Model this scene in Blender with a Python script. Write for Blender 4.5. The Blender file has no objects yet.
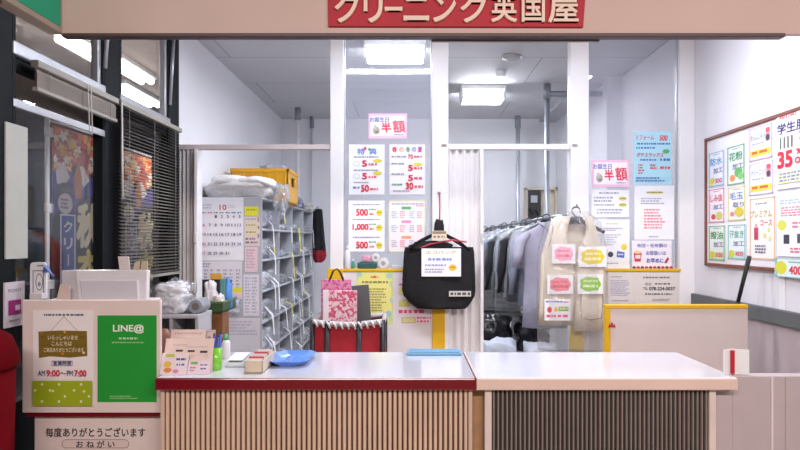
import bpy, bmesh, math, random
from mathutils import Vector, Matrix, noise
R = random.Random(7)
SC = bpy.context.scene
COL = SC.collection

# ------------------------------------------------------------------ camera
H = 1.45                      # eye height
F = 640.0                     # focal length in pixels of an 800 wide frame
VX, VY = 410.0, 240.0         # where the lines running away from us meet
cam = bpy.data.cameras.new('camera')
cam.sensor_width = 36.0
cam.lens = F / 800.0 * 36.0
cam.shift_x = -(VX - 400.0) / 800.0
cam.shift_y = (VY - 225.0) / 800.0
cam.clip_start = 0.05
camo = bpy.data.objects.new('camera', cam)
camo.location = (0, 0, H)
camo.rotation_euler = (math.pi / 2, 0, 0)
COL.objects.link(camo)
SC.camera = camo

# ------------------------------------------------------------------ world, exposure, lights
w = bpy.data.worlds.new('night')
w.use_nodes = True
w.node_tree.nodes['Background'].inputs['Color'].default_value = (0.10, 0.12, 0.18, 1)
w.node_tree.nodes['Background'].inputs['Strength'].default_value = 0.05
SC.world = w
SC.view_settings.view_transform = 'Standard'
SC.view_settings.look = 'None'
SC.view_settings.gamma = 1.0
SC.view_settings.use_curve_mapping = False
SC.view_settings.exposure = 0.0

SHOP_WHITE = (0.86, 0.905, 1.0)
MALL_WARM = (1.0, 0.86, 0.81)


def area(name, loc, sx, sy, power, col, rot=(0, 0, 0), parent=None):
    l = bpy.data.lights.new(name, 'AREA')
    l.shape = 'RECTANGLE'
    l.size, l.size_y = sx, sy
    l.energy = power
    l.color = col
    o = bpy.data.objects.new(name, l)
    o.location = loc
    o.rotation_euler = rot
    COL.objects.link(o)
    if parent is not None:
        o.parent = parent
        o.location = Vector(loc) - parent.location
    return o


# the mall's ceiling lamps over the place we stand, and the shop's own tubes
P_MALL, P_AISLE, P_BACK = 95.0, 36.0, 20.0
area('mall_ceiling_lamp', (-0.6, -0.9, 3.1), 2.6, 0.3, P_MALL, MALL_WARM, (0.6, 0, 0))
area('mall_ceiling_lamp', (2.2, -0.9, 3.1), 2.6, 0.3, P_MALL, MALL_WARM, (0.6, 0, 0))
area('aisle_ceiling_lamp', (-0.22, 3.55, 3.0), 0.95, 0.14, P_AISLE, SHOP_WHITE)
area('aisle_ceiling_lamp', (1.25, 3.3, 3.0), 0.95, 0.14, P_AISLE, SHOP_WHITE)


# ------------------------------------------------------------------ helpers: materials
def lin(c):
    return c / 12.92 if c <= 0.04045 else ((c + 0.055) / 1.055) ** 2.4


def rgb(h):
    h = h.lstrip('#')
    return tuple(lin(int(h[i:i + 2], 16) / 255.0) for i in (0, 2, 4)) + (1.0,)


MATS = {}


def M(hexc, rough=0.55, metal=0.0, vary=0.05, scale=9.0, bump=0.0, bscale=60.0, coat=0.0, sheen=0.0):
    """plain procedural surface: a colour that drifts a little with noise, optional bump"""
    k = (hexc, rough, metal, vary, scale, bump, bscale, coat, sheen)
    if k in MATS:
        return MATS[k]
    m = bpy.data.materials.new('m_' + hexc.strip('#'))
    m.use_nodes = True
    nt = m.node_tree
    b = nt.nodes['Principled BSDF']
    b.inputs['Roughness'].default_value = rough
    b.inputs['Metallic'].default_value = metal
    b.inputs['Coat Weight'].default_value = coat
    b.inputs['Coat Roughness'].default_value = 0.08
    b.inputs['Sheen Weight'].default_value = sheen
    c = rgb(hexc)
    b.inputs['Base Color'].default_value = c
    if vary > 0:
        tc = nt.nodes.new('ShaderNodeTexCoord')
        nz = nt.nodes.new('ShaderNodeTexNoise')
        nz.inputs['Scale'].default_value = scale
        nz.inputs['Detail'].default_value = 4
        nt.links.new(tc.outputs['Object'], nz.inputs['Vector'])
        rp = nt.nodes.new('ShaderNodeValToRGB')
        rp.color_ramp.elements[0].position = 0.3
        rp.color_ramp.elements[1].position = 0.7
        rp.color_ramp.elements[0].color = tuple(x * (1 - vary) for x in c[:3]) + (1,)
        rp.color_ramp.elements[1].color = tuple(min(1, x * (1 + vary)) for x in c[:3]) + (1,)
        nt.links.new(nz.outputs['Fac'], rp.inputs['Fac'])
        nt.links.new(rp.outputs['Color'], b.inputs['Base Color'])
    if bump > 0:
        tc = nt.nodes.new('ShaderNodeTexCoord')
        n2 = nt.nodes.new('ShaderNodeTexNoise')
        n2.inputs['Scale'].default_value = bscale
        n2.inputs['Detail'].default_value = 3
        nt.links.new(tc.outputs['Object'], n2.inputs['Vector'])
        bp = nt.nodes.new('ShaderNodeBump')
        bp.inputs['Strength'].default_value = bump
        bp.inputs['Distance'].default_value = 0.02
        nt.links.new(n2.outputs['Fac'], bp.inputs['Height'])
        nt.links.new(bp.outputs['Normal'], b.inputs['Normal'])
    MATS[k] = m
    return m


def ink(hexc):
    return M(hexc, rough=0.6, vary=0.0)


def paper(hexc):
    return M(hexc, rough=0.5, vary=0.02)


def sheer(name, hexc, body=0.15, gloss=0.25, rough=0.1, crinkle=0.0, cscale=25.0):
    """thin clear sheet (glass, plastic film): mostly see-through, some body colour, glossy by facing"""
    if name in MATS:
        return MATS[name]
    m = bpy.data.materials.new(name)
    m.use_nodes = True
    nt = m.node_tree
    nt.nodes.clear()
    out = nt.nodes.new('ShaderNodeOutputMaterial')
    tr = nt.nodes.new('ShaderNodeBsdfTransparent')
    df = nt.nodes.new('ShaderNodeBsdfDiffuse')
    df.inputs['Color'].default_value = rgb(hexc)
    gl = nt.nodes.new('ShaderNodeBsdfGlossy')
    gl.inputs['Roughness'].default_value = rough
    lw = nt.nodes.new('ShaderNodeLayerWeight')
    lw.inputs['Blend'].default_value = 0.5
    pw = nt.nodes.new('ShaderNodeMath')
    pw.operation = 'POWER'
    pw.inputs[1].default_value = 5.0
    nt.links.new(lw.outputs['Facing'], pw.inputs[0])
    mul = nt.nodes.new('ShaderNodeMath')
    mul.operation = 'MULTIPLY_ADD'
    mul.inputs[1].default_value = 0.9
    mul.inputs[2].default_value = gloss
    mul.use_clamp = True
    nt.links.new(pw.outputs[0], mul.inputs[0])
    m1 = nt.nodes.new('ShaderNodeMixShader')
    m1.inputs['Fac'].default_value = body
    nt.links.new(tr.outputs[0], m1.inputs[1])
    nt.links.new(df.outputs[0], m1.inputs[2])
    m2 = nt.nodes.new('ShaderNodeMixShader')
    nt.links.new(mul.outputs[0], m2.inputs['Fac'])
    nt.links.new(m1.outputs[0], m2.inputs[1])
    nt.links.new(gl.outputs[0], m2.inputs[2])
    if crinkle > 0:
        tc = nt.nodes.new('ShaderNodeTexCoord')
        n2 = nt.nodes.new('ShaderNodeTexNoise')
        n2.inputs['Scale'].default_value = cscale
        n2.inputs['Detail'].default_value = 3
        n2.inputs['Distortion'].default_value = 1.0
        nt.links.new(tc.outputs['Object'], n2.inputs['Vector'])
        bp = nt.nodes.new('ShaderNodeBump')
        bp.inputs['Strength'].default_value = crinkle
        bp.inputs['Distance'].default_value = 0.03
        nt.links.new(n2.outputs['Fac'], bp.inputs['Height'])
        nt.links.new(bp.outputs['Normal'], gl.inputs['Normal'])
        nt.links.new(bp.outputs['Normal'], df.inputs['Normal'])
    nt.links.new(m2.outputs[0], out.inputs['Surface'])
    MATS[name] = m
    return m


def glow(name, col, strength):
    if name in MATS:
        return MATS[name]
    m = bpy.data.materials.new(name)
    m.use_nodes = True
    b = m.node_tree.nodes['Principled BSDF']
    b.inputs['Base Color'].default_value = (0.9, 0.9, 0.9, 1)
    b.inputs['Emission Color'].default_value = col + (1,)
    b.inputs['Emission Strength'].default_value = strength
    MATS[name] = m
    return m


def pattern(name, hexa, hexb, scale=40, kind='VORONOI', rough=0.6, pos=0.5):
    if name in MATS:
        return MATS[name]
    m = bpy.data.materials.new(name)
    m.use_nodes = True
    nt = m.node_tree
    b = nt.nodes['Principled BSDF']
    b.inputs['Roughness'].default_value = rough
    tc = nt.nodes.new('ShaderNodeTexCoord')
    if kind == 'VORONOI':
        t = nt.nodes.new('ShaderNodeTexVoronoi')
        o = t.outputs['Distance']
    else:
        t = nt.nodes.new('ShaderNodeTexNoise')
        t.inputs['Detail'].default_value = 2
        o = t.outputs['Fac']
    t.inputs['Scale'].default_value = scale
    nt.links.new(tc.outputs['Object'], t.inputs['Vector'])
    rp = nt.nodes.new('ShaderNodeValToRGB')
    rp.color_ramp.elements[0].position = pos - 0.06
    rp.color_ramp.elements[1].position = pos + 0.06
    rp.color_ramp.elements[0].color = rgb(hexa)
    rp.color_ramp.elements[1].color = rgb(hexb)
    nt.links.new(o, rp.inputs['Fac'])
    nt.links.new(rp.outputs['Color'], b.inputs['Base Color'])
    MATS[name] = m
    return m


def tiled(name, hexc, hexline, sx, sy, rough=0.7, mortar=0.004):
    """flat colour with thin joint lines (ceiling boards, floor tiles)"""
    m = bpy.data.materials.new(name)
    m.use_nodes = True
    nt = m.node_tree
    b = nt.nodes['Principled BSDF']
    b.inputs['Roughness'].default_value = rough
    tc = nt.nodes.new('ShaderNodeTexCoord')
    t = nt.nodes.new('ShaderNodeTexBrick')
    t.inputs['Scale'].default_value = 1.0
    t.inputs['Brick Width'].default_value = sx
    t.inputs['Row Height'].default_value = sy
    t.inputs['Mortar Size'].default_value = mortar
    t.inputs['Color1'].default_value = rgb(hexc)
    t.inputs['Color2'].default_value = rgb(hexc)
    t.inputs['Mortar'].default_value = rgb(hexline)
    nt.links.new(tc.outputs['Object'], t.inputs['Vector'])
    nt.links.new(t.outputs['Color'], b.inputs['Base Color'])
    return m


# ------------------------------------------------------------------ helpers: pixels to metres
def X(px, Y):
    return (px - VX) * Y / F


def Z(py, Y):
    return H + (VY - py) * Y / F


# ------------------------------------------------------------------ helpers: text outlines
_TXT = {}


def text_mesh(s, bold):
    k = (s, bold)
    if k in _TXT:
        return _TXT[k]
    c = bpy.data.curves.new('lettering', 'FONT')
    c.body = s
    c.resolution_u = 3
    o = bpy.data.objects.new('lettering', c)
    COL.objects.link(o)
    bpy.context.view_layer.update()
    dg = bpy.context.evaluated_depsgraph_get()
    me = bpy.data.meshes.new_from_object(o.evaluated_get(dg))
    vs = [(v.co.x, v.co.y) for v in me.vertices]
    fs = [tuple(p.vertices) for p in me.polygons]
    bpy.data.objects.remove(o)
    bpy.data.curves.remove(c)
    bpy.data.meshes.remove(me)
    vs = [(x, y, 0.0) for x, y in vs]
    if vs and bold > 0:
        # heavier strokes: the outline laid down a few times, each a little aside
        n0, f0 = list(vs), list(fs)
        vs, fs = [], []
        steps = 8 if len(s) == 1 else 4
        for k in range(steps):
            dx, dy = bold * 0.8 * math.cos(2 * math.pi * (k + 0.5) / steps), bold * 0.8 * math.sin(2 * math.pi * (k + 0.5) / steps)
            base = len(vs)
            vs += [(x + dx, y + dy, k * 0.00005) for x, y, _ in n0]
            fs += [tuple(i + base for i in f) for f in f0]
    if vs:
        x0 = min(v[0] for v in vs); x1 = max(v[0] for v in vs)
        y0 = min(v[1] for v in vs); y1 = max(v[1] for v in vs)
    else:
        x0 = x1 = y0 = y1 = 0
    _TXT[k] = (vs, fs, (x0, y0, x1, y1))
    return _TXT[k]


# ------------------------------------------------------------------ helpers: mesh builder (world coordinates)
class MB:
    def __init__(s):
        s.bm = bmesh.new()
        s.mats = []

    def mi(s, m):
        if m not in s.mats:
            s.mats.append(m)
        return s.mats.index(m)

    def face(s, pts, m, smooth=False):
        vs = [s.bm.verts.new(p) for p in pts]
        f = s.bm.faces.new(vs)
        f.material_index = s.mi(m)
        f.smooth = smooth
        return f

    def box(s, x0, x1, y0, y1, z0, z1, m, bev=0.0, rot=None, seg=2):
        if x0 > x1: x0, x1 = x1, x0
        if y0 > y1: y0, y1 = y1, y0
        if z0 > z1: z0, z1 = z1, z0
        c = [(x0, y0, z0), (x1, y0, z0), (x1, y1, z0), (x0, y1, z0), (x0, y0, z1), (x1, y0, z1), (x1, y1, z1), (x0, y1, z1)]
        if rot is not None:
            ctr = Vector(((x0 + x1) / 2, (y0 + y1) / 2, (z0 + z1) / 2))
            c = [tuple(ctr + rot @ (Vector(p) - ctr)) for p in c]
        vs = [s.bm.verts.new(p) for p in c]
        i = s.mi(m)
        fs = []
        for q in ((0, 3, 2, 1), (4, 5, 6, 7), (0, 1, 5, 4), (1, 2, 6, 5), (2, 3, 7, 6), (3, 0, 4, 7)):
            f = s.bm.faces.new([vs[k] for k in q])
            f.material_index = i
            fs.append(f)
        if bev > 0:
            bev = min(bev, 0.49 * min(x1 - x0, y1 - y0, z1 - z0))
            es = list({e for f in fs for e in f.edges})
            bmesh.ops.bevel(s.bm, geom=es, offset=bev, segments=seg, affect='EDGES', profile=0.5, clamp_overlap=True)
        return s

    def prism(s, pts, y0, y1, m, axis='Y', bev=0.0):
        """outline in the XZ plane (axis Y), XY plane (axis Z) or YZ plane (axis X), pushed along the axis"""
        def P(p, d):
            return (p[0], d, p[1]) if axis == 'Y' else ((p[0], p[1], d) if axis == 'Z' else (d, p[0], p[1]))
        i = s.mi(m)
        a = [s.bm.verts.new(P(p, y0)) for p in pts]
        b = [s.bm.verts.new(P(p, y1)) for p in pts]
        fs = [s.bm.faces.new(a), s.bm.faces.new(b[::-1])]
        n = len(pts)
        for k in range(n):
            fs.append(s.bm.faces.new([a[k], b[k], b[(k + 1) % n], a[(k + 1) % n]]))
        for f in fs:
            f.material_index = i
        bmesh.ops.recalc_face_normals(s.bm, faces=fs)
        if bev > 0:
            es = list({e for f in fs for e in f.edges})
            bmesh.ops.bevel(s.bm, geom=es, offset=bev, segments=2, affect='EDGES', profile=0.5, clamp_overlap=True)
        return s

    def tube(s, pts, r, m, n=8, flat=1.0, cap=True):
        """round bar along points; r a number or a list"""
        pts = [Vector(p) for p in pts]
        i = s.mi(m)
        rings = []
        up = Vector((0, 0, 1))
        for k, p in enumerate(pts):
            d = (pts[min(k + 1, len(pts) - 1)] - pts[max(k - 1, 0)]).normalized()
            a = d.cross(up)
            if a.length < 1e-3:
                a = Vector((1, 0, 0))
            a.normalize()
            b = d.cross(a).normalized()
            rr = r[k] if isinstance(r, (list, tuple)) else r
            rings.append([s.bm.verts.new(p + a * rr * math.cos(t * 2 * math.pi / n) + b * rr * flat * math.sin(t * 2 * math.pi / n)) for t in range(n)])
        fs = []
        for k in range(len(rings) - 1):
            for t in range(n):
                f = s.bm.faces.new([rings[k][t], rings[k][(t + 1) % n], rings[k + 1][(t + 1) % n], rings[k + 1][t]])
                f.smooth = True
                fs.append(f)
        if cap:
            fs.append(s.bm.faces.new(rings[0][::-1]))
            fs.append(s.bm.faces.new(rings[-1]))
        for f in fs:
            f.material_index = i
        bmesh.ops.recalc_face_normals(s.bm, faces=fs)
        return s

    def lathe(s, c, prof, m, n=20, mats=None):
        """profile of (radius, z) turned round a vertical axis at c"""
        rings = []
        for r, z in prof:
            rings.append([s.bm.verts.new((c[0] + max(r, 1e-4) * math.cos(t * 2 * math.pi / n), c[1] + max(r, 1e-4) * math.sin(t * 2 * math.pi / n), c[2] + z)) for t in range(n)])
        fs = []
        for k in range(len(rings) - 1):
            mm = s.mi(mats[k] if mats else m)
            for t in range(n):
                f = s.bm.faces.new([rings[k][t], rings[k][(t + 1) % n], rings[k + 1][(t + 1) % n], rings[k + 1][t]])
                f.smooth = True
                f.material_index = mm
                fs.append(f)
        for q, mm in ((rings[0][::-1], s.mi(mats[0] if mats else m)), (rings[-1], s.mi(mats[-1] if mats else m))):
            f = s.bm.faces.new(q)
            f.material_index = mm
            fs.append(f)
        bmesh.ops.recalc_face_normals(s.bm, faces=fs)
        return s

    def lump(s, c, size, seed, m, amp=0.18, freq=2.2, boxy=0.55, fine=0.05, sub=4, flatbase=True):
        """soft crumpled bundle: a rounded block pushed about by noise"""
        t = bmesh.new()
        bmesh.ops.create_icosphere(t, subdivisions=sub, radius=1.0)
        off = Vector((seed * 3.17, seed * 1.71, seed * 0.93))
        vm = {}
        for v in t.verts:
            p = v.co.normalized()
            k = max(abs(p.x), abs(p.y), abs(p.z))
            q = p * (1 - boxy) + (p / k) * boxy * 0.85
            d = 1 + amp * noise.noise(p * freq + off) + fine * noise.noise(p * freq * 4.3 + off)
            q = q * d
            if flatbase and q.z < -0.8:
                q.z = -0.8
            vm[v.index] = s.bm.verts.new((c[0] + q.x * size[0] / 2, c[1] + q.y * size[1] / 2, c[2] + q.z * size[2] / 2))
        i = s.mi(m)
        for f in t.faces:
            g = s.bm.faces.new([vm[v.index] for v in f.verts])
            g.smooth = True
            g.material_index = i
        t.free()
        return s

    def sheet(s, rows, y, m, thick=0.004, bulge=0.0, nx=10, ripple=0.0, rk=3.0, pillow=False, seed=0.0, rgrow=True):
        """cloth-like sheet facing -Y; rows of (z, x left, x right); pillow joins a bulging front and back"""
        i = s.mi(m)
        fr, bk = [], []
        nr = len(rows)
        for a, (z, xl, xr) in enumerate(rows):
            fa, ba = [], []
            for k in range(nx + 1):
                u = k / nx
                e = 1 - (2 * u - 1) ** 2
                g = (a / max(1, nr - 1)) if rgrow else 1.0
                rp = ripple * g * math.sin(u * rk * 2 * math.pi + seed) + ripple * 0.5 * noise.noise(Vector((u * 4, a * 0.8, seed)))
                b = bulge * e ** 0.5
                x = xl + (xr - xl) * u
                fa.append(s.bm.verts.new((x, y - b - thick / 2 + rp, z)))
                ba.append(s.bm.verts.new((x, (y + b + thick / 2 + rp) if pillow else (y - b + thick / 2 + rp), z)))
            fr.append(fa); bk.append(ba)
        fs = []
        for a in range(nr - 1):
            for k in range(nx):
                fs.append(s.bm.faces.new([fr[a][k], fr[a + 1][k], fr[a + 1][k + 1], fr[a][k + 1]]))
                fs.append(s.bm.faces.new([bk[a][k], bk[a][k + 1], bk[a + 1][k + 1], bk[a + 1][k]]))
            fs.append(s.bm.faces.new([fr[a][0], bk[a][0], bk[a + 1][0], fr[a + 1][0]]))
            fs.append(s.bm.faces.new([fr[a][nx], fr[a + 1][nx], bk[a + 1][nx], bk[a][nx]]))
        for k in range(nx):
            fs.append(s.bm.faces.new([fr[0][k], fr[0][k + 1], bk[0][k + 1], bk[0][k]]))
            fs.append(s.bm.faces.new([fr[-1][k], bk[-1][k], bk[-1][k + 1], fr[-1][k + 1]]))
        for f in fs:
            f.material_index = i
            f.smooth = True
        bmesh.ops.recalc_face_normals(s.bm, faces=fs)
        return s

    def text(s, txt, m, place, h, w=None, bold=0.0, shear=0.0, center=(0.5, 0.5)):
        """lettering: place(x, y) maps local (right, up) metres from the anchor to world; h the height of the line"""
        vs, fs, bb = text_mesh(txt, bold)
        if not vs:
            return s
        bw, bh = bb[2] - bb[0], bb[3] - bb[1]
        ky = h / max(bh, 1e-6)
        kx = (w / max(bw, 1e-6)) if w else ky
        i = s.mi(m)
        cx = bb[0] + bw * center[0]
        cy = bb[1] + bh * center[1]
        nv = [s.bm.verts.new(place((x - cx) * kx + shear * (y - cy) * ky, (y - cy) * ky, e)) for x, y, e in vs]
        for f in fs:
            try:
                g = s.bm.faces.new([nv[k] for k in f])
                g.material_index = i
            except ValueError:
                pass
        return s

    def build(s, name, parent=None, smooth=False, loc=None, label=None):
        me = bpy.data.meshes.new(name)
        s.bm.normal_update()
        s.bm.to_mesh(me)
        s.bm.free()
        for m in s.mats:
            me.materials.append(m)
        o = bpy.data.objects.new(name, me)
        COL.objects.link(o)
        if smooth:
            for p in me.polygons:
                p.use_smooth = True
        if parent is not None:
            org = root_loc(parent)
            me.transform(Matrix.Translation(-org))
            o.parent = parent
        else:
            xs = [v.co for v in me.vertices]
            org = Vector(((min(v.x for v in xs) + max(v.x for v in xs)) / 2, (min(v.y for v in xs) + max(v.y for v in xs)) / 2, min(v.z for v in xs)))
            me.transform(Matrix.Translation(-org))
            o.location = org
        if label:
            o['label'] = label
        return o


def root_loc(o):
    v = Vector((0, 0, 0))
    while o is not None:
        v = v + Vector(o.location)
        o = o.parent
    return v


def tag(o, label, cat, group=None, kind=None):
    o['label'] = label
    o['category'] = cat
    if group: o['group'] = group
    if kind: o['kind'] = kind
    return o


def thing(name, label, cat, loc, group=None):
    o = bpy.data.objects.new(name, None)
    o.empty_display_size = 0.1
    o.location = loc
    COL.objects.link(o)
    return tag(o, label, cat, group)


def struct(o):
    o['kind'] = 'structure'
    return o


def sbox(name, x0, x1, y0, y1, z0, z1, m, bev=0.0, parent=None):
    b = MB()
    b.box(x0, x1, y0, y1, z0, z1, m, bev)
    o = b.build(name, parent)
    return struct(o) if parent is None else o


# ------------------------------------------------------------------ helpers: printed sheets
def printed(mb, origin, u, n, wm, hm, view, sheet_m, ops, thick=0.0015):
    """a printed sheet: origin its top left corner, u to the right, n towards the viewer, ops in the units of view"""
    origin, u, n = Vector(origin), Vector(u).normalized(), Vector(n).normalized()
    v = Vector((0, 0, -1)) if abs(n.z) < 0.9 else Vector((0, -1, 0))
    vv = n.cross(u) * -1.0
    v = vv.normalized()
    x0, y0, x1, y1 = view
    kx, ky = wm / (x1 - x0), hm / (y1 - y0)

    def P(x, y, d):
        return tuple(origin + u * ((x - x0) * kx) + v * ((y - y0) * ky) + n * d)
    # the sheet itself
    a = [P(x0, y0, 0), P(x0, y1, 0), P(x1, y1, 0), P(x1, y0, 0)]
    b = [P(x0, y0, -thick), P(x0, y1, -thick), P(x1, y1, -thick), P(x1, y0, -thick)]
    if sheet_m is not None:
        mb.face(a, sheet_m)
        mb.face(b[::-1], sheet_m)
        for k in range(4):
            mb.face([a[k], b[k], b[(k + 1) % 4], a[(k + 1) % 4]], sheet_m)
    d = 0.0004
    for op in ops:
        d += 0.00012
        t = op[0]
        if t == 'r':
            _, ax, ay, bx, by, c = op
            mb.face([P(ax, ay, d), P(ax, by, d), P(bx, by, d), P(bx, ay, d)], ink(c))
        elif t == 'q':
            mb.face([P(x, y, d) for x, y in op[1]], ink(op[2]))
        elif t == 'o':
            _, cx, cy, rx, ry, c = op
            mb.face([P(cx + rx * math.cos(k * math.pi / 10), cy - ry * math.sin(k * math.pi / 10), d) for k in range(20)], ink(c))
        elif t == 'b':                       # border
            _, ax, ay, bx, by, wd, c = op
            for q in ((ax, ay, bx, ay + wd), (ax, by - wd, bx, by), (ax, ay, ax + wd, by), (bx - wd, ay, bx, by)):
                mb.face([P(q[0], q[1], d), P(q[0], q[3], d), P(q[2], q[3], d), P(q[2], q[1], d)], ink(c))
        elif t == 'g':                       # lines of writing too small to read
            _, ax, ay, bx, by, rows, c = op
            rh = (by - ay) / rows
            rr = random.Random(int(ax * 13 + ay * 7 + rows))
            for r_ in range(rows):
                x = ax
                yy = ay + r_ * rh
                end = bx - (bx - ax) * rr.random() * (0.35 if rows > 1 else 0.0)
                while x < end:
                    ww = min(end - x, rh * rr.uniform(0.35, 1.1))
                    mb.face([P(x, yy + rh * 0.12, d), P(x, yy + rh * 0.66, d), P(x + ww, yy + rh * 0.66, d), P(x + ww, yy + rh * 0.12, d)], ink(c))
                    x += ww + rh * rr.uniform(0.14, 0.35)
        elif t == 't':                       # lettering: centre x, centre y, height, text, colour, [width, bold, shear, turned]
            _, cx, cy, hh, s, c = op[:6]
            ww = op[6] if len(op) > 6 else None
            bold = op[7] if len(op) > 7 else 0.02
            sh = op[8] if len(op) > 8 else 0.0
            flip = op[9] if len(op) > 9 else 0
            sg = -1 if flip else 1

            def place(lx, ly, e, d=d, cx=cx, cy=cy, sg=sg):
                return P(cx + sg * lx, cy - sg * ly, d + e)
            mb.text(s, ink(c), place, hh, ww, bold, sh)
            d += 0.0004
    return mb


def poster(name, label, cat, Y, box, hexc, ops, group=None, parent=None, thick=0.0015):
    """a sheet on a plane that faces us at distance Y; box and ops in photograph pixels"""
    x0, y0, x1, y1 = box
    mb = MB()
    printed(mb, (X(x0, Y), Y, Z(y0, Y)), (1, 0, 0), (0, -1, 0), X(x1, Y) - X(x0, Y), Z(y0, Y) - Z(y1, Y), box, paper(hexc), ops, thick)
    o = mb.build(name, parent)
    return tag(o, label, cat, group) if parent is None else o


def copy_thing(root, loc):
    """a copy of a thing with copies of its parts and their sub-parts"""
    c = root.copy()
    COL.objects.link(c)
    c.location = loc
    for ch in list(root.children):
        d = ch.copy()
        COL.objects.link(d)
        d.parent = c
        for g in list(ch.children):
            e = g.copy()
            COL.objects.link(e)
            e.parent = d
    return c

# =================================================================== the setting
CZ = 3.05            # ceiling
YP = 4.72            # the glazed partition
YB = 8.46            # back wall
XL = -1.70           # left wall and windows
XR = 2.08            # right wall
XR2 = 1.93           # right wall of the back room
YF = 2.55            # front of the shop: fascia and counter

WALL = M('#E6E6EC', rough=0.6, vary=0.02, scale=2)
WALLR = M('#E3E0E6', rough=0.55, vary=0.02, scale=2)
POST = M('#EDEBEC', rough=0.4, vary=0.015, scale=4)
FRAME_DARK = M('#0E1318', rough=0.6, vary=0.1)
FRAME_DARK.node_tree.nodes['Principled BSDF'].inputs['Specular IOR Level'].default_value = 0.15
ALU = M('#B4B6BC', rough=0.35, metal=0.6, vary=0.04)
YELLOW = M('#E3B404', rough=0.45, vary=0.04)
CREAM = M('#DCCFCB', rough=0.5, vary=0.03, scale=3)
FASCIA = M('#CDB3AB', rough=0.6, vary=0.03, scale=3)
BROWN = M('#4A3436', rough=0.45, vary=0.08)
MAROON = M('#7A0F1F', rough=0.25, vary=0.06, coat=0.4)
LAMIN = M('#D9D9E4', rough=0.16, vary=0.02, scale=5, coat=0.6)
PINKW = M('#E6CCC0', rough=0.4, vary=0.03)
BLACK = M('#101012', rough=0.55, vary=0.2)
BLACKC = M('#111115', rough=0.85, vary=0.25, bump=0.2, bscale=70)
DARKG = M('#4A4D50', rough=0.5, vary=0.06)
GLASS = sheer('clear_glass', '#C8D0E0', body=0.004, gloss=0.05, rough=0.02)
GLASSP = sheer('partition_glass', '#C9D0E2', body=0.17, gloss=0.05, rough=0.04)
FILM = sheer('plastic_film', '#E8ECF6', body=0.10, gloss=0.10, rough=0.14, crinkle=0.9, cscale=16)
FILM2 = sheer('cloudy_film', '#E4E8F2', body=0.3, gloss=0.12, rough=0.2, crinkle=0.9, cscale=22)

b = MB(); b.box(-1.75, 2.3, 1.0, YB + 0.1, -0.06, 0.0, tiled('floor_tile', '#B9B2A8', '#9A948C', 0.45, 0.45, rough=0.35)); struct(b.build('floor'))
b = MB(); b.box(-1.75, 4.5, -2.5, 1.0, -0.06, 0.0, M('#A79A8E', rough=0.35, vary=0.05)); struct(b.build('floor_mall'))
b = MB(); b.box(-9.0, -1.76, 0.0, 12.0, -0.1, -0.02, M('#24262A', rough=0.8, vary=0.2)); struct(b.build('ground_outside'))
b = MB(); b.box(-1.8, 2.3, YF + 0.1, YB + 0.1, CZ, CZ + 0.08, tiled('ceiling_board', '#C9C9CE', '#9C9CA3', 1.82, 0.91, rough=0.8, mortar=0.006)); struct(b.build('ceiling'))
sbox('wall_back', -1.8, 2.2, YB, YB + 0.1, 0, CZ, WALL)
sbox('wall_left', XL - 0.1, XL, YP - 0.02, YB, 0, CZ, WALL)
sbox('wall_right', XR, XR + 0.1, 1.6, 6.27, 0, CZ, WALLR)
b = MB(); b.box(XR2, XR2 + 0.1, 6.32, YB, 0, CZ, WALL); b.box(XR2, XR + 0.1, 6.27, 6.32, 0, CZ, WALL); struct(b.build('wall_alcove'))
b = MB(); b.box(XR2 - 0.22, XR2, 6.4, YB, CZ - 0.045, CZ, M('#BDBDC4', rough=0.7)); struct(b.build('trim_soffit'))
# fascia over the opening, with its dark bottom rail
XF0 = X(62, YF)
sbox('wall_fascia', XF0, 2.6, YF, YF + 0.03, Z(34, YF), 3.2, FASCIA)
b = MB(); b.box(XF0, X(785, YF), YF - 0.006, YF + 0.036, Z(37.2, YF), Z(33.4, YF), BROWN, 0.003); struct(b.build('trim_fascia'))
b = MB(); b.box(X(432, YF), X(602, YF), YF + 0.036, YF + 0.05, Z(38.6, YF), Z(35, YF), M('#8E8588', rough=0.4)); struct(b.build('trim_shutter_rail'))

# the white joint strip on the right wall, and the grey rubbing rail below
yj = XR * F / (783 - VX)
b = MB(); b.box(XR - 0.006, XR, yj - 0.03, yj + 0.03, 1.0, CZ, POST, 0.002); struct(b.build('trim_joint'))
b = MB(); b.box(XR - 0.03, XR, 1.6, YP - 0.03, 0.975, 1.062, M('#5F6264', rough=0.6, vary=0.05), 0.006); struct(b.build('trim_rubbing_rail'))
b = MB(); b.box(XR - 0.008, XR, 1.6, YP - 0.03, 0.0, 0.975, M('#B9AAAE', rough=0.5, vary=0.03)); struct(b.build('trim_dado'))

# --- partition posts, lintels, low base with yellow edging
def pole(name, x0, x1, z0, z1, m=POST, y0=YP - 0.05, y1=YP + 0.05):
    b = MB(); b.box(X(x0, YP), X(x1, YP), y0, y1, z0, z1, m, 0.004)
    return struct(b.build(name))
BZ = Z(269, YP)
pole('trim_post', 331, 344, BZ, CZ)
pole('trim_post', 432, 448, 0.0, CZ)
pole('trim_post', 569, 587, 0.0, CZ)
pole('trim_post', 677, 692, 0.0, CZ)
b = MB(); b.box(X(180, YP), X(331, YP), YP - 0.03, YP + 0.03, Z(150, YP), Z(145, YP), M('#D6C9C9', rough=0.4), 0.004); struct(b.build('trim_lintel'))
b = MB(); b.box(X(448, YP), X(569, YP), YP - 0.03, YP + 0.03, Z(150, YP), Z(144.5, YP), M('#EDE8EA', rough=0.4), 0.004)
for px in (443.5, 573):
    b.box(X(px - 2.5, YP), X(px + 2.5, YP), YP - 0.062, YP - 0.05, Z(147, YP), Z(145, YP), M('#A9A3A0', rough=0.3, metal=0.7), 0.002)
struct(b.build('trim_lintel'))
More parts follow.
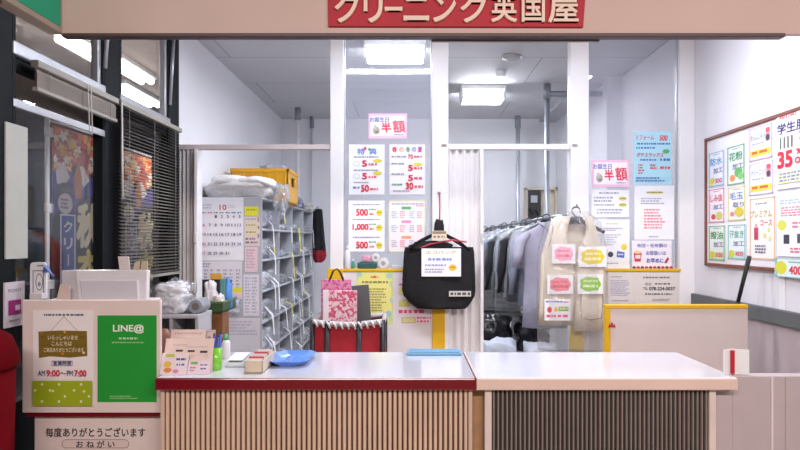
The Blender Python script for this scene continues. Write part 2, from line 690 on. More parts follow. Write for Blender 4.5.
# base walls under the two glazed panels
b = MB(); b.box(X(328, YP), X(432, YP), YP - 0.045, YP + 0.06, 0, BZ - 0.012, M('#E3DEE0', rough=0.5, vary=0.03)); struct(b.build('wall_partition_base'))
b = MB(); b.box(X(587, YP), X(677, YP), YP - 0.045, YP + 0.06, 0, BZ - 0.012, M('#DDD5D2', rough=0.5, vary=0.03)); struct(b.build('wall_partition_base'))
b = MB()
b.box(X(328, YP), X(432, YP), YP - 0.055, YP + 0.065, BZ - 0.014, BZ + 0.004, YELLOW, 0.003)
b.box(X(328, YP), X(343.5, YP), YP - 0.056, YP - 0.045, Z(281, YP), BZ + 0.003, YELLOW, 0.002)
struct(b.build('trim_yellow_edge'))
b = MB(); b.box(X(432, YP), X(444.5, YP), YP - 0.058, YP - 0.05, 0.5, Z(300, YP), YELLOW, 0.002); struct(b.build('trim_yellow_edge'))
b = MB(); b.box(X(587, YP), X(678, YP), YP - 0.055, YP + 0.065, BZ - 0.014, BZ + 0.004, YELLOW, 0.003); struct(b.build('trim_yellow_edge'))
# glass
for nm, x0, x1 in (('window_partition', 344, 432), ('window_partition', 587, 677)):
    e = bpy.data.objects.new(nm, None); e.location = (X((x0 + x1) / 2, YP), YP, BZ); COL.objects.link(e); struct(e)
    b = MB(); b.box(X(x0, YP), X(x1, YP), YP - 0.003, YP + 0.003, BZ, CZ, GLASSP); b.build('pane', e)
    b = MB()
    b.box(X(x0, YP), X(x0 + 1.4, YP), YP - 0.012, YP + 0.012, BZ, CZ, ALU, 0.002)
    b.box(X(x1 - 1.4, YP), X(x1, YP), YP - 0.012, YP + 0.012, BZ, CZ, ALU, 0.002)
    b.build('window_frame', e)

# --- left window wall: dark metal posts, pale rail, transoms
def yw(px):
    return -XL * F / (VX - px)
def win(nm, ya, yb, ztop=CZ):
    e = bpy.data.objects.new(nm, None); e.location = (XL - 0.03, (ya + yb) / 2, 0.0); COL.objects.link(e); struct(e)
    b = MB(); b.box(XL - 0.032, XL - 0.028, ya, yb, 0.75, 2.24, GLASS); b.build('pane', e)
    b = MB(); b.box(XL - 0.032, XL - 0.028, ya + 0.02, yb - 0.02, 2.31, CZ, GLASS); b.build('transom_pane', e)
    b = MB(); b.box(XL - 0.05, XL, ya, yb, 0.0, 0.75, FRAME_DARK, 0.004); b.build('kick_panel', e)
    b = MB(); b.box(XL - 0.05, XL + 0.012, ya, yb, 2.245, 2.305, ALU, 0.006)
    b.build('transom_rail', e)
    b = MB(); b.box(XL - 0.045, XL - 0.005, yb - 0.06, yb - 0.02, 2.31, CZ, ALU, 0.004)
    b.tube([(XL + 0.01, yb - 0.01, 2.4), (XL + 0.03, yb + 0.02, 2.95)], 0.012, ALU)
    b.build('transom_stay', e)
    b = MB(); b.box(XL - 0.05, XL + 0.005, ya, ya + 0.025, 0.0, CZ, FRAME_DARK, 0.003); b.box(XL - 0.05, XL + 0.005, yb - 0.025, yb, 0.0, CZ, FRAME_DARK, 0.003)
    b.box(XL - 0.05, XL - 0.01, ya, yb, 2.19, 2.245, FRAME_DARK, 0.003)
    b.build('window_frame', e)
    return e
W1 = win('window_1', 2.73, yw(104))
W2 = win('window_2', yw(119), yw(169))
b = MB(); b.box(XL - 0.002, XL + 0.006, 2.735, yw(104), 2.022, 2.058, ALU, 0.004); b.build('sash_rail', W1)
for nm, a, c, m in (('trim_mullion', yw(104), yw(119), FRAME_DARK), ('trim_mullion', yw(169), YP - 0.02, FRAME_DARK), ('trim_mullion', 2.57, 2.73, FRAME_DARK)):
    b = MB(); b.box(XL - 0.06, XL + 0.005, a, c, 0.0, CZ, m, 0.004); struct(b.build(nm))

# added outside: a soffit and glowing tubes standing in for reflections in the transoms
b = MB(); b.box(-6.0, -1.85, 1.0, 10.0, 3.0, 3.05, M('#B7A79C', rough=0.7, vary=0.06)); struct(b.build('added_soffit'))
def outside_tube(x, y0, y1, label):
    t = thing('reflection_tube', label, 'lamp', (x, (y0 + y1) / 2, 2.9), 'tubes added for window reflections')
    b = MB(); b.box(x - 0.09, x + 0.09, y0 - 0.04, y1 + 0.04, 2.96, 3.0, M('#DDDDDD', rough=0.4), 0.008); b.build('housing', t)
    for s in (-0.045, 0.045):
        b = MB(); b.tube([(x + s, y0, 2.935), (x + s, y1, 2.935)], 0.03, glow('tube_out', (1.0, 0.97, 0.95), 7.0), n=10); b.build('tube', t)
outside_tube(-2.55, 4.72, 5.24, 'added white tube for a lamp reflection in the upper pane above the bunched blind')
outside_tube(-2.47, 5.34, 6.0, 'added white tube for a lamp reflection in the upper pane just past the dark mullion')
outside_tube(-2.82, 6.2, 7.05, 'added white tube for a lamp reflection low down in the upper pane above the lowered blind')
outside_tube(-2.95, 4.25, 4.62, 'short added tube for a lamp reflection under the corner of the green sign box')

# --- ceiling lamps of the back room
def shop_lamp(x, y, wx, wy, label, z=CZ, power=P_BACK, col=SHOP_WHITE):
    t = thing('ceiling_light', label, 'lamp', (x, y, z), 'ceiling lights of the back room')
    b = MB(); b.box(x - wx / 2, x + wx / 2, y - wy / 2, y + wy / 2, z - 0.05, z, M('#EFEFEF', rough=0.4), 0.01); b.build('housing', t)
    for s in (-0.28, 0.28):
        b = MB(); b.tube([(x - wx * 0.46, y + s * wy, z - 0.12), (x + wx * 0.46, y + s * wy, z - 0.12)], 0.03, glow('tube_in', (0.93, 0.96, 1.0), 60.0), n=10); b.build('tube', t)
    b = MB()
    for s in (-1, 1):
        b.box(x + s * wx * 0.47 - 0.012, x + s * wx * 0.47 + 0.012, y - wy * 0.42, y + wy * 0.42, z - 0.15, z - 0.045, M('#EFEFEF', rough=0.4), 0.004)
    b.build('tube_holder', t)
    area('lamp_light', (x, y, z - 0.16), wx * 0.9, 0.05, power, col, parent=t)
shop_lamp(-0.12, 5.2, 0.5, 0.2, 'twin tube ceiling light at the top of the middle glass panel')
shop_lamp(0.76, 6.75, 0.46, 0.34, 'bright short ceiling light glaring over the hanging clothes doorway')
# vent and smoke detector on the ceiling
def disc(name, x, y, r, hgt, m, label, cat):
    b = MB(); b.lathe((x, y, CZ - hgt), [(r * 0.55, 0), (r * 0.9, hgt * 0.25), (r, hgt * 0.7), (r, hgt)], m, 24)
    return tag(b.build(name), label, cat)
yv = 1.6 * F / (VY - 56.0)
disc('ceiling_vent', X(511, yv), yv, 0.085, 0.03, M('#A9A6A8', rough=0.5), 'round grey ceiling vent above the glaring lamp', 'vent')
yv = 1.58 * F / (VY - 73.0)
disc('smoke_detector', X(501, yv), yv, 0.05, 0.05, M('#E4E4E6', rough=0.5), 'small white round detector on the ceiling between vent and lamp', 'detector')

# --- thin poles in the back room
def rack_pole(x, y, ztop, r, label, arm=None, m=None):
    m = m or M('#B6BAC4', rough=0.3, metal=0.5)
    t = thing('support_pole', label, 'pole', (x, y, 0), 'floor to ceiling poles')
    b = MB(); b.tube([(x, y, 0.0), (x, y, ztop)], r, m, n=12); b.build('shaft', t)
    b = MB(); b.tube([(x, y, ztop - 0.15), (x, y, ztop)], r * 1.45, M('#8C9199', rough=0.4, metal=0.4), n=12); b.build('clamp', t)
    if arm:
        b = MB(); b.tube([(x, y, ztop - 0.1), (arm, y, ztop - 0.1)], r * 1.1, M('#9CA1AA', rough=0.4, metal=0.3), n=10); b.build('cross_arm', t)
    return t
rack_pole(-1.36, 7.75, CZ, 0.026, 'white pole rising behind the far end of the pigeonhole rack', m=M('#E2E2E6', rough=0.4))
rack_pole(-1.27, 8.3, CZ, 0.02, 'thin white pole by the back wall, beside the rack pole', m=M('#CFCFD6', rough=0.4))
rack_pole(1.381, 6.45, Z(84, 6.45), 0.026, 'grey pole with a cross arm above the clothes rail', arm=XR2)
rack_pole(1.33, 7.9, Z(116, 7.9), 0.026, 'plain grey pole by the back wall left of the meter box')

# --- meter box on the back wall
t = thing('meter_box', 'cream open cabinet with a black meter on the back wall', 'meter box', (X(540, YB), YB, Z(222, YB)))
bx0, bx1, bz0, bz1 = X(524, YB), X(556, YB), Z(222, YB), Z(188, YB)
CRM = M('#D8D0BE', rough=0.5)
b = MB()
b.box(bx0, bx1, YB - 0.02, YB, bz0, bz1, CRM)
for q in ((bx0, bx0 + 0.035, bz0, bz1), (bx1 - 0.03, bx1, bz0, bz1), (bx0, bx1, bz1 - 0.035, bz1), (bx0, bx1, bz0, bz0 + 0.03)):
    b.box(q[0], q[1], YB - 0.1, YB, q[2], q[3], CRM, 0.004)
b.build('cabinet', t)
b = MB(); b.box(X(526.5, YB), X(539.5, YB), YB - 0.09, YB - 0.02, Z(219, YB), Z(191, YB), M('#3A3B3C', rough=0.4), 0.008); mtr = b.build('meter', t)
b = MB(); b.box(X(529.5, YB), X(536, YB), YB - 0.1, YB - 0.09, Z(203, YB), Z(196, YB), M('#C9CCD2', rough=0.3), 0.002); b.build('meter_window', mtr)
b = MB(); b.tube([(X(528, YB), YB - 0.1, Z(209, YB)), (X(531, YB), YB - 0.11, Z(214, YB)), (X(534, YB), YB - 0.1, Z(210, YB)), (X(538, YB), YB - 0.095, Z(217, YB))], 0.012, BLACK); b.build('cable', t)
b = MB(); b.box(X(545, YB), X(548, YB), YB - 0.035, YB - 0.02, Z(208, YB), Z(202, YB), M('#8C8A84', rough=0.4), 0.004); b.build('latch', t)

# --- accordion doors folded beside the openings
def accordion(name, px0, px1, label, folds, col, handle_px):
    t = thing(name, label, 'folding door', (X((px0 + px1) / 2, YP), YP, 0.0), 'folding doors of the partition')
    b = MB()
    x0, x1 = X(px0, YP), X(px1, YP)
    m = M(col, rough=0.5, vary=0.02)
    i = b.mi(m)
    pts = []
    for k in range(folds * 2 + 1):
        u = k / (folds * 2)
        pts.append((x0 + (x1 - x0) * u, YP + (0.022 if k % 2 else -0.022)))
    zt, zb = Z(150, YP), 0.01
    for k in range(len(pts) - 1):
        (xa, ya), (xb, yb) = pts[k], pts[k + 1]
        # every leaf is a slim board
        d = Vector((yb - ya, -(xb - xa), 0)).normalized() * 0.004
        b.prism([(xa - d.x, ya - d.y), (xb - d.x, yb - d.y), (xb + d.x, yb + d.y), (xa + d.x, ya + d.y)], zb, zt, m, axis='Z')
    b.build('pleated_leaf', t)
    b = MB(); b.box(X(handle_px - 1.6, YP), X(handle_px + 1.6, YP), YP - 0.065, YP + 0.05, zb, zt, M('#E9E7E9', rough=0.4), 0.004); ep = b.build('end_post', t)
    b = MB(); b.box(X(handle_px - 1.1, YP), X(handle_px + 1.1, YP), YP - 0.085, YP - 0.064, Z(243, YP), Z(233, YP), M('#C9C4BE', rough=0.35), 0.004); b.build('handle', ep)
accordion('accordion_door', 180.5, 197, 'pale folded accordion door beside the wall calendar', 4, '#E2DCDC', 198.5)
accordion('accordion_door', 449, 479, 'white folded accordion door behind the black tote bag', 4, '#EFECED', 481)

# =================================================================== fascia sign
YS = YF - 0.012
t = thing('shop_sign', 'red sign board with cream raised Japanese letters on the fascia', 'sign', (X(456, YF), YF, Z(27.5, YF)))
b = MB(); b.prism([(X(328, YF), Z(-8, YF)), (X(328.5, YF), Z(27.3, YF)), (X(582.5, YF), Z(28, YF)), (X(585, YF), Z(-8, YF))], YS, YF, M('#B4182F', rough=0.6, vary=0.05), bev=0.002); b.build('board', t)
LETM = M('#EBD2C0', rough=0.45, vary=0.03)
def letter(ch, x0, x1, ytop, ybot, bold):
    vs, fs, bb = text_mesh(ch, bold)
    m = LETM
    b = MB(); i = b.mi(m)
    kx = (X(x1, YF) - X(x0, YF)) / (bb[2] - bb[0]); kz = (Z(ytop, YF) - Z(ybot, YF)) / (bb[3] - bb[1])
    fr = [b.bm.verts.new((X(x0, YF) + (x - bb[0]) * kx, YS - 0.014 - e * 3, Z(ybot, YF) + (y - bb[1]) * kz)) for x, y, e in vs]
    bk = [b.bm.verts.new((v.co.x, YS, v.co.z)) for v in fr]
    cnt = {}
    for f in fs:
        for k in range(len(f)):
            e = (f[k], f[(k + 1) % len(f)])
            cnt[e] = cnt.get(e, 0) + 1
    for f in fs:
        b.bm.faces.new([fr[k] for k in f]).material_index = i
    for (p, q) in cnt:
        if (q, p) not in cnt:
            b.bm.faces.new([fr[p], bk[p], bk[q], fr[q]]).material_index = i
    b.build('letter', t)
for ch, x0, x1, ya, yb in (('ク', 335.5, 359, -5, 24.5), ('リ', 364, 383, -5, 24.5), ('ー', 385, 402.5, 9, 13), ('ニ', 403.5, 429, -1, 22.5), ('ン', 433, 455.5, -3, 24), ('グ', 460, 489, -5, 24.5),
                           ('英', 490.5, 516, -4, 24), ('国', 520.5, 543.5, -2, 24), ('屋', 547, 577, -3, 24.5)):
    letter(ch, x0, x1, ya, yb, 0.022)

# green sign box that sticks out towards us from the end of the fascia
gx1 = X(62, YF); gx0 = X(46.5, YF); gz0 = Z(33.5, YF)
t = thing('sign_box', 'beige box sign with a green face jutting out beside the fascia', 'sign', (gx0, YF, gz0))
b = MB(); b.box(gx0, gx1, 1.0, YF + 0.02, gz0, gz0 + 0.5, M('#B8A89A', rough=0.5, vary=0.04), 0.004); b.build('housing', t)
b = MB(); b.box(gx1 - 0.004, gx1 + 0.004, 1.04, YF - 0.015, gz0 + 0.022, gz0 + 0.48, M('#10B48A', rough=0.5, vary=0.03), 0.002); b.build('green_panel', t)
b = MB(); b.lathe((gx0 + 0.035, 2.2, gz0 - 0.012), [(0.006, 0), (0.01, 0.004), (0.01, 0.012)], M('#7A4A44', rough=0.4), 12); b.build('screw', t)

# =================================================================== counters
CT = 0.90
def counter(name, label, x0, x1, edge_m, slat_m, back_m, stile_m, n, sw, bx0, bx1, rw, yb=3.14):
    t = thing(name, label, 'counter', ((x0 + x1) / 2, 2.85, 0), 'shop counters')
    b = MB(); b.box(x0 + 0.004, x1 - 0.004, YF + 0.006, yb, CT - 0.045, CT, LAMIN, 0.004); ct_ = b.build('countertop', t)
    b = MB(); b.box(x0, x1, YF, YF + 0.018, CT - 0.05, CT - 0.001, edge_m, 0.006)
    b.box(x0, x0 + 0.006, YF, yb, CT - 0.05, CT - 0.001, edge_m, 0.002); b.box(x1 - 0.006, x1, YF, yb, CT - 0.05, CT - 0.001, edge_m, 0.002)
    b.build('edge_band', ct_)
    b = MB(); b.box(bx0, bx1, YF + 0.05, yb - 0.05, 0.0, CT - 0.05, stile_m, 0.003); b.build('carcass', t)
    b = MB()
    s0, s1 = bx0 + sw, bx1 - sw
    b.box(s0, s1, YF + 0.038, YF + 0.05, 0.06, CT - 0.05, back_m)  # darker backing between the slats puts groove shade into the colour
    p = (s1 - s0) / n
    for k in range(n):
        xa = s0 + p * (k + 0.5)
        hw = p * rw
        b.prism([(xa - hw, YF + 0.04), (xa - hw * 0.9, YF + 0.029), (xa - hw * 0.4, YF + 0.025), (xa + hw * 0.4, YF + 0.025), (xa + hw * 0.9, YF + 0.029), (xa + hw, YF + 0.04)], 0.06, CT - 0.05, slat_m, axis='Z')
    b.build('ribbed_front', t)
    for xa, xb in ((bx0, s0), (s1, bx1)):
        b = MB(); b.box(xa, xb, YF + 0.022, YF + 0.052, 0.0, CT - 0.05, stile_m, 0.003); b.build('corner_post', t)
    b = MB(); b.box(bx0, bx1, YF + 0.03, YF + 0.05, 0.0, 0.06, M('#4B3A36', rough=0.5), 0.002); b.build('plinth', t)
    return t
xs = X(476.3, YF)
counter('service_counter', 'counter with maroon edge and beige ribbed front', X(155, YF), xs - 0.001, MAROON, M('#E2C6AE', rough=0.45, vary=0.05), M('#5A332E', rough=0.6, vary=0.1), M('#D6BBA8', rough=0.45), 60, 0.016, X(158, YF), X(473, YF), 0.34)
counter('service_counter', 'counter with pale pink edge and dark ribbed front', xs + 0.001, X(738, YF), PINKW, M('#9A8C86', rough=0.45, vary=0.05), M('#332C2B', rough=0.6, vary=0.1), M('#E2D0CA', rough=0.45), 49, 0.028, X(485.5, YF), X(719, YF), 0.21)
b = MB(); b.box(X(474, YF), X(484.5, YF), YF + 0.06, YF + 0.08, 0, CT - 0.055, M('#A8835E', rough=0.7, vary=0.12, scale=25)); tag(b.build('filler_board'), 'narrow cork brown board in the gap between the two counters', 'board')

# low gate right of the counters with a folded card on it
gm = M('#BDB0B4', rough=0.35, vary=0.03)
t = thing('swing_gate', 'low mauve grey gate beside the pale counter end', 'gate', (1.65, 2.62, 0))
gx = X(738, YF) + 0.01
b = MB(); b.box(X(738, YF) + 0.003, XR - 0.035, 2.60, 2.66, 0.05, Z(376, 2.6), gm, 0.004); b.box(X(721, YF), X(738, YF) + 0.005, 2.602, 2.658, 0.05, CT - 0.056, gm, 0.002); b.build('gate_panel', t)
b = MB(); b.box(X(772, 2.6) - 0.004, X(772, 2.6) + 0.004, 2.597, 2.602, 0.05, Z(377, 2.6), M('#E4D8D6', rough=0.4)); b.box(X(786, 2.6) - 0.003, X(786, 2.6) + 0.003, 2.597, 2.602, 0.05, Z(377, 2.6), M('#BEB0AE', rough=0.4)); b.build('joint_strip', t)
b = MB(); b.box(gx + 0.0, gx + 0.04, 2.6, 2.66, 0.0, 0.05, DARKG, 0.003); b.box(XR - 0.1, XR - 0.06, 2.6, 2.66, 0.0, 0.05, DARKG, 0.003); b.build('foot', t)
gz = CT + 0.001
cy = 2.63
t = thing('folded_card', 'white folded card with a red stripe standing on the low gate', 'card', (X(735, cy), cy, gz))
xa, xm, xb = X(722, cy), X(733, cy), X(748, cy)
zt = Z(347, cy)
b = MB()
WH = M('#F4F8FA', rough=0.4, vary=0.01)
b.prism([(xa, cy - 0.015), (xm, cy + 0.012), (xb, cy - 0.01), (xb, cy - 0.007), (xm, cy + 0.016), (xa, cy - 0.011)], gz, zt - 0.01, WH, axis='Z')
b.build('card_body', t)
b = MB(); b.box(X(731.2, cy), X(734.4, cy), cy - 0.004, cy + 0.009, gz, zt - 0.014, M('#C21D33', rough=0.4), 0.001); b.build('red_stripe', t)

# yellow-edged low partition further in on the right
YQ = 3.60
t = thing('low_partition', 'cream low screen with yellow edging behind the pale counter', 'partition', (1.6, YQ, 0))
qx0 = X(605, YQ); qz = Z(305, YQ)
b = MB(); b.box(qx0 + 0.01, X(748, YQ), YQ, YQ + 0.03, 0.0, qz - 0.01, CREAM, 0.003); b.build('screen_panel', t)
b = MB(); b.box(qx0, X(748, YQ), YQ - 0.006, YQ + 0.036, qz - 0.02, qz + 0.002, YELLOW, 0.004); b.box(qx0, qx0 + 0.03, YQ - 0.006, YQ + 0.036, 0.0, qz - 0.02, YELLOW, 0.004); b.build('yellow_edging', t)
b = MB()
for s in (-1, 1):
    cxx, czz = X(611.5, YQ), Z(326, YQ)
    b.prism([(cxx, czz), (cxx + s * 0.016, czz + 0.013), (cxx + s * 0.02, czz - 0.01)], YQ - 0.012, YQ - 0.004, M('#B3223F', rough=0.5), bev=0.002)
b.box(cxx - 0.004, cxx + 0.004, YQ - 0.014, YQ - 0.003, czz - 0.005, czz + 0.02, M('#B3223F', rough=0.5), 0.001)
tag(b.build('ribbon_bow'), 'tiny red bow on the yellow edged screen', 'bow')
# dark stick leaning behind it
t = thing('folded_umbrella', 'dark folded umbrella leaning in front of the price board', 'umbrella', (X(737, 3.75), 3.75, 0))
top = Vector((X(749.5, 3.75), 3.75, Z(256, 3.75))); bot = Vector((X(692, 3.75), 3.75, 0.005))
dv = (top - bot)
b = MB(); b.tube([tuple(bot + dv * k) for k in (0.0, 0.05, 0.3, 0.72, 0.8)], [0.006, 0.012, 0.034, 0.03, 0.016], M('#23262B', rough=0.6, vary=0.2), n=10); b.build('canopy', t)
b = MB(); b.tube([tuple(bot + dv * k) for k in (0.8, 0.9, 0.985)] + [tuple(top)], [0.011, 0.012, 0.014, 0.012], M('#17181A', rough=0.35), n=10); b.build('handle', t)

# =================================================================== the till stand on the left
YT = 2.62
t = thing('till_stand', 'white stand carrying two posters left of the maroon counter', 'stand', (-1.3, 2.75, 0))
wm = M('#E4D4D0', rough=0.45, vary=0.03)
px0, px1 = X(22, YT), X(160.5, YT)
zt, zb = Z(300, YT), Z(413, YT)
b = MB(); b.box(px0, px1, YT, YT + 0.02, zb, zt, wm, 0.004); b.build('front_panel', t)
b = MB(); b.box(px0 + 0.02, px1 - 0.1, YT + 0.02, 2.88, zb + 0.02, zt - 0.012, wm, 0.004); b.build('cabinet', t)
b = MB(); b.box(X(24, YT), X(158, YT), YT + 0.012, YT + 0.05, zb - 0.02, zb, MAROON, 0.003); b.build('maroon_strip', t)
mb = MB(); lx0, lx1 = X(30, YT), X(159, YT)
mb.box(lx0, lx1, YT + 0.03, YT + 0.05, 0.02, zb - 0.02, wm, 0.003)
printed(mb, (lx0, YT + 0.0295, Z(418, YT)), (1, 0, 0), (0, -1, 0), lx1 - lx0, Z(418, YT) - Z(470, YT), (30, 418, 159, 470), None, [
    ('t', 92, 434.5, 9.5, '毎度ありがとうございます', '#2A2430', 101, 0.028),
    ('q', [(62 + 4 * math.cos(a), 446 + 4.4 * math.sin(a)) for a in [math.pi / 2 + k * math.pi / 8 for k in range(9)]] + [(122 + 4 * math.cos(a), 446 + 4.4 * math.sin(a)) for a in [-math.pi / 2 + k * math.pi / 8 for k in range(9)]], '#6E6068'),
    ('q', [(62 + 3.5 * math.cos(a), 446 + 3.9 * math.sin(a)) for a in [math.pi / 2 + k * math.pi / 8 for k in range(9)]] + [(122 + 3.5 * math.cos(a), 446 + 3.9 * math.sin(a)) for a in [-math.pi / 2 + k * math.pi / 8 for k in range(9)]], '#DCC9C4'),
    ('t', 92, 446.3, 7, 'お ね が い', '#2A2430', 39, 0.03),
])
mb.build('lower_panel', t)
b = MB(); b.box(lx0 + 0.02, px1 - 0.1, YT + 0.05, 2.88, 0.0, zb + 0.02, M('#8B7B78', rough=0.5), 0.003); b.build('lower_cabinet', t)

GREENP = '#8FA800'
ops = [('g', 44, 313.5, 84, 317, 1, '#5A5878'),
       ('q', [(64, 316), (78, 331), (77.3, 331), (64, 317), (51, 331), (50.3, 331)], '#B9A890'),
       ('q', [(38.5, 331.5), (60, 330.5), (87, 331), (87.4, 356), (70, 357.6), (50, 356.3), (39, 358)], '#7A6318'),
       ('r', 40, 336.5, 86, 337.2, '#5F4A10'), ('r', 40, 345, 86, 345.6, '#5F4A10'),
       ('t', 63, 337.6, 4.6, 'いらっしゃいませ', '#E8DDC0', 30, 0.02), ('t', 62, 343.5, 4.4, 'こんにちは', '#E8DDC0', 20, 0.02), ('t', 64, 349.8, 4.6, 'ご来店ありがとうございます', '#E8DDC0', 40, 0.02),
       ('o', 65, 332, 1.2, 1.2, '#E8A33A'), ('o', 63, 353.5, 1.4, 1.4, '#D9772E'), ('o', 84, 352.6, 1.3, 1.3, '#E6D9B0'), ('o', 42, 333, 1, 1, '#CC6A5A'),
       ('t', 62.5, 363, 4.2, '営業時間', '#4A4A82', 18, 0.02), ('b', 52, 360.5, 73, 365.6, 0.35, '#7B7BA8'),
       ('t', 42, 373, 5.4, 'AM', '#54427A', 7, 0.015), ('t', 53.6, 373, 6.4, '9:00', '#CC1E36', 13.4, 0.04), ('t', 63.6, 373, 1.8, '〜', '#7A5070', 6, 0.02), ('t', 70.5, 373, 5.4, 'PM', '#54427A', 6, 0.015), ('t', 81, 373, 6.4, '7:00', '#CC1E36', 12, 0.04),
       ('r', 33.3, 380.5, 93, 405.5, '#9BAE16')]
for k, (dx, dy) in enumerate([(43, 384), (60, 384), (82, 384), (36, 390), (51, 390), (54, 390.5), (75, 390), (85, 391), (43, 401), (60, 401), (82, 401), (66, 396), (90, 396)]):
    ops.append(('o', dx, dy, 1.3, 1.3, '#E2E6B8'))
poster('opening_hours_poster', 'white and lime opening hours poster on the white stand', 'poster', YT - 0.002, (33, 317 - 7, 93.3, 406), '#EFE9EA', ops, 'posters on the till stand')
ops = [('t', 128.5, 329, 9, 'LINE@', '#F2F4EC', 31, 0.035), ('g', 119, 337, 138, 340.5, 1, '#BFE0B0'), ('g', 112, 341.5, 144, 344, 1, '#9CCB8C'), ('g', 110, 395.5, 140, 399.5, 2, '#9CCB8C')]
poster('green_poster', 'plain green poster with white heading on the white stand', 'poster', YT - 0.002, (97.5, 315.5, 156.5, 402), '#1E9A34', ops, 'posters on the till stand')

# on top of the stand: the back of a white screen, a rounded card holder
sz = zt - 0.012
ys = 2.70
t = thing('till_screen', 'white screen back tilted on top of the poster stand', 'screen', (X(100, ys), ys, sz))
sw = M('#D3CFD4', rough=0.4, vary=0.02); sg = M('#C4C0C8', rough=0.45, vary=0.02)
def slab(pts, yb, yt, zb, zt, thick, m, name, bev=0.006, parent=t):
    """a tilted plate: outline in (x, 0..1 height), leaning from yb at the bottom to yt at the top"""
    b = MB(); i = b.mi(m)
    fr = [b.bm.verts.new((x, yb + (yt - yb) * h, zb + (zt - zb) * h)) for x, h in pts]
    bk = [b.bm.verts.new((x, yb + (yt - yb) * h + thick, zb + (zt - zb) * h)) for x, h in pts]
    n = len(pts)
    fs = [b.bm.faces.new(fr), b.bm.faces.new(bk[::-1])] + [b.bm.faces.new([fr[k], bk[k], bk[(k + 1) % n], fr[(k + 1) % n]]) for k in range(n)]
    for f in fs: f.material_index = i
    bmesh.ops.recalc_face_normals(b.bm, faces=fs)
    if bev: bmesh.ops.bevel(b.bm, geom=list({e for f in fs for e in f.edges}), offset=bev, segments=2, affect='EDGES', profile=0.5, clamp_overlap=True)
    return b.build(name, parent)
z2 = Z(270, 2.76)
slab([(X(78, ys), 0), (X(147, ys), 0), (X(141, ys), 1), (X(66, ys), 1)], 2.70, 2.77, sz, z2, 0.03, sw, 'housing'); hs_ = t.children[0]
slab([(X(82, ys), 0.04), (X(139, ys), 0.04), (X(134, ys), 0.8), (X(75, ys), 0.8)], 2.694, 2.745, sz, Z(275, 2.74), 0.012, sg, 'recessed_panel', 0.004, hs_)
slab([(X(60, ys), 0), (X(78, ys), 0), (X(66, ys), 1), (X(51, ys), 0.98)], 2.715, 2.78, sz, z2, 0.02, M('#BDB8BE', rough=0.45), 'side_wing', 0.004)
slab([(X(58, ys), 0), (X(72, ys), 0), (X(70, ys), 0.9), (X(60, ys), 1)], 2.685, 2.70, sz, Z(284, 2.7), 0.004, M('#C9B5AC', rough=0.5), 'paper_tab', 0.001)
slab([(X(112, ys), 0), (X(123, ys), 0), (X(119, ys), 1), (X(108, ys), 1)], 2.775, 2.79, z2 - 0.02, Z(256.5, 2.78), 0.006, M('#CFC6C8', rough=0.5), 'paper_tab', 0.001)
slab([(X(124, ys), 0), (X(131, ys), 0), (X(131, ys), 1), (X(126, ys), 0.9)], 2.775, 2.785, z2 - 0.02, Z(261, 2.78), 0.006, M('#BFAE98', rough=0.5), 'paper_tab', 0.001)
slab([(X(133, ys), 0), (X(140, ys), 0), (X(139, ys), 1), (X(133, ys), 1)], 2.775, 2.785, z2 - 0.02, Z(261, 2.78), 0.006, M('#BFAE98', rough=0.5), 'paper_tab', 0.001)
yc = 2.80
t = thing('card_holder', 'white rounded plastic holder with a black outline beside the tilted screen', 'card holder', (X(38, yc), yc, sz))
b = MB()
cx0, cx1, cz1 = X(30, yc), X(46, yc), Z(262, yc)
pts = [(cx0, sz), (cx1, sz)] + [((cx0 + cx1) / 2 + (cx1 - cx0) / 2 * (abs(math.cos(a)) ** 0.5) * (1 if math.cos(a) > 0 else -1), cz1 - 0.03 + 0.03 * math.sin(a) ** 0.5) for a in [k * math.pi / 8 for k in range(9)]]
b.prism(pts, yc, yc + 0.012, M('#DCDCE2', rough=0.3)); b.build('back_plate', t)
mb = MB(); printed(mb, (cx0, yc - 0.001, cz1), (1, 0, 0), (0, -1, 0), cx1 - cx0, cz1 - sz, (30, 262, 46, 297), None, [('g', 37.5, 264.5, 43.5, 267, 1, '#3A3A42'), ('b', 33, 270, 44, 294, 0.6, '#24242A'), ('o', 39.5, 281, 3.6, 8, '#24242A'), ('o', 39.5, 281, 3.0, 7.2, '#DCDCE2'), ('o', 39.5, 283, 1.6, 2.2, '#8B8B96')]); mb.build('printed_panel', t)
b = MB(); b.box(cx0 + 0.02, cx1 + 0.005, yc - 0.04, yc, sz, sz + 0.028, M('#CFC9CC', rough=0.4), 0.004); b.build('card_tray', t)
b = MB(); b.tube([(X(47, yc), yc - 0.012, Z(272, yc)), (X(50, yc), yc - 0.03, Z(266, yc)), (X(54, yc), yc - 0.03, Z(272, yc)), (X(56, yc), yc - 0.02, Z(276, yc))], 0.011, M('#6D86C8', rough=0.5), n=8, flat=0.4); b.build('blue_clip', t)

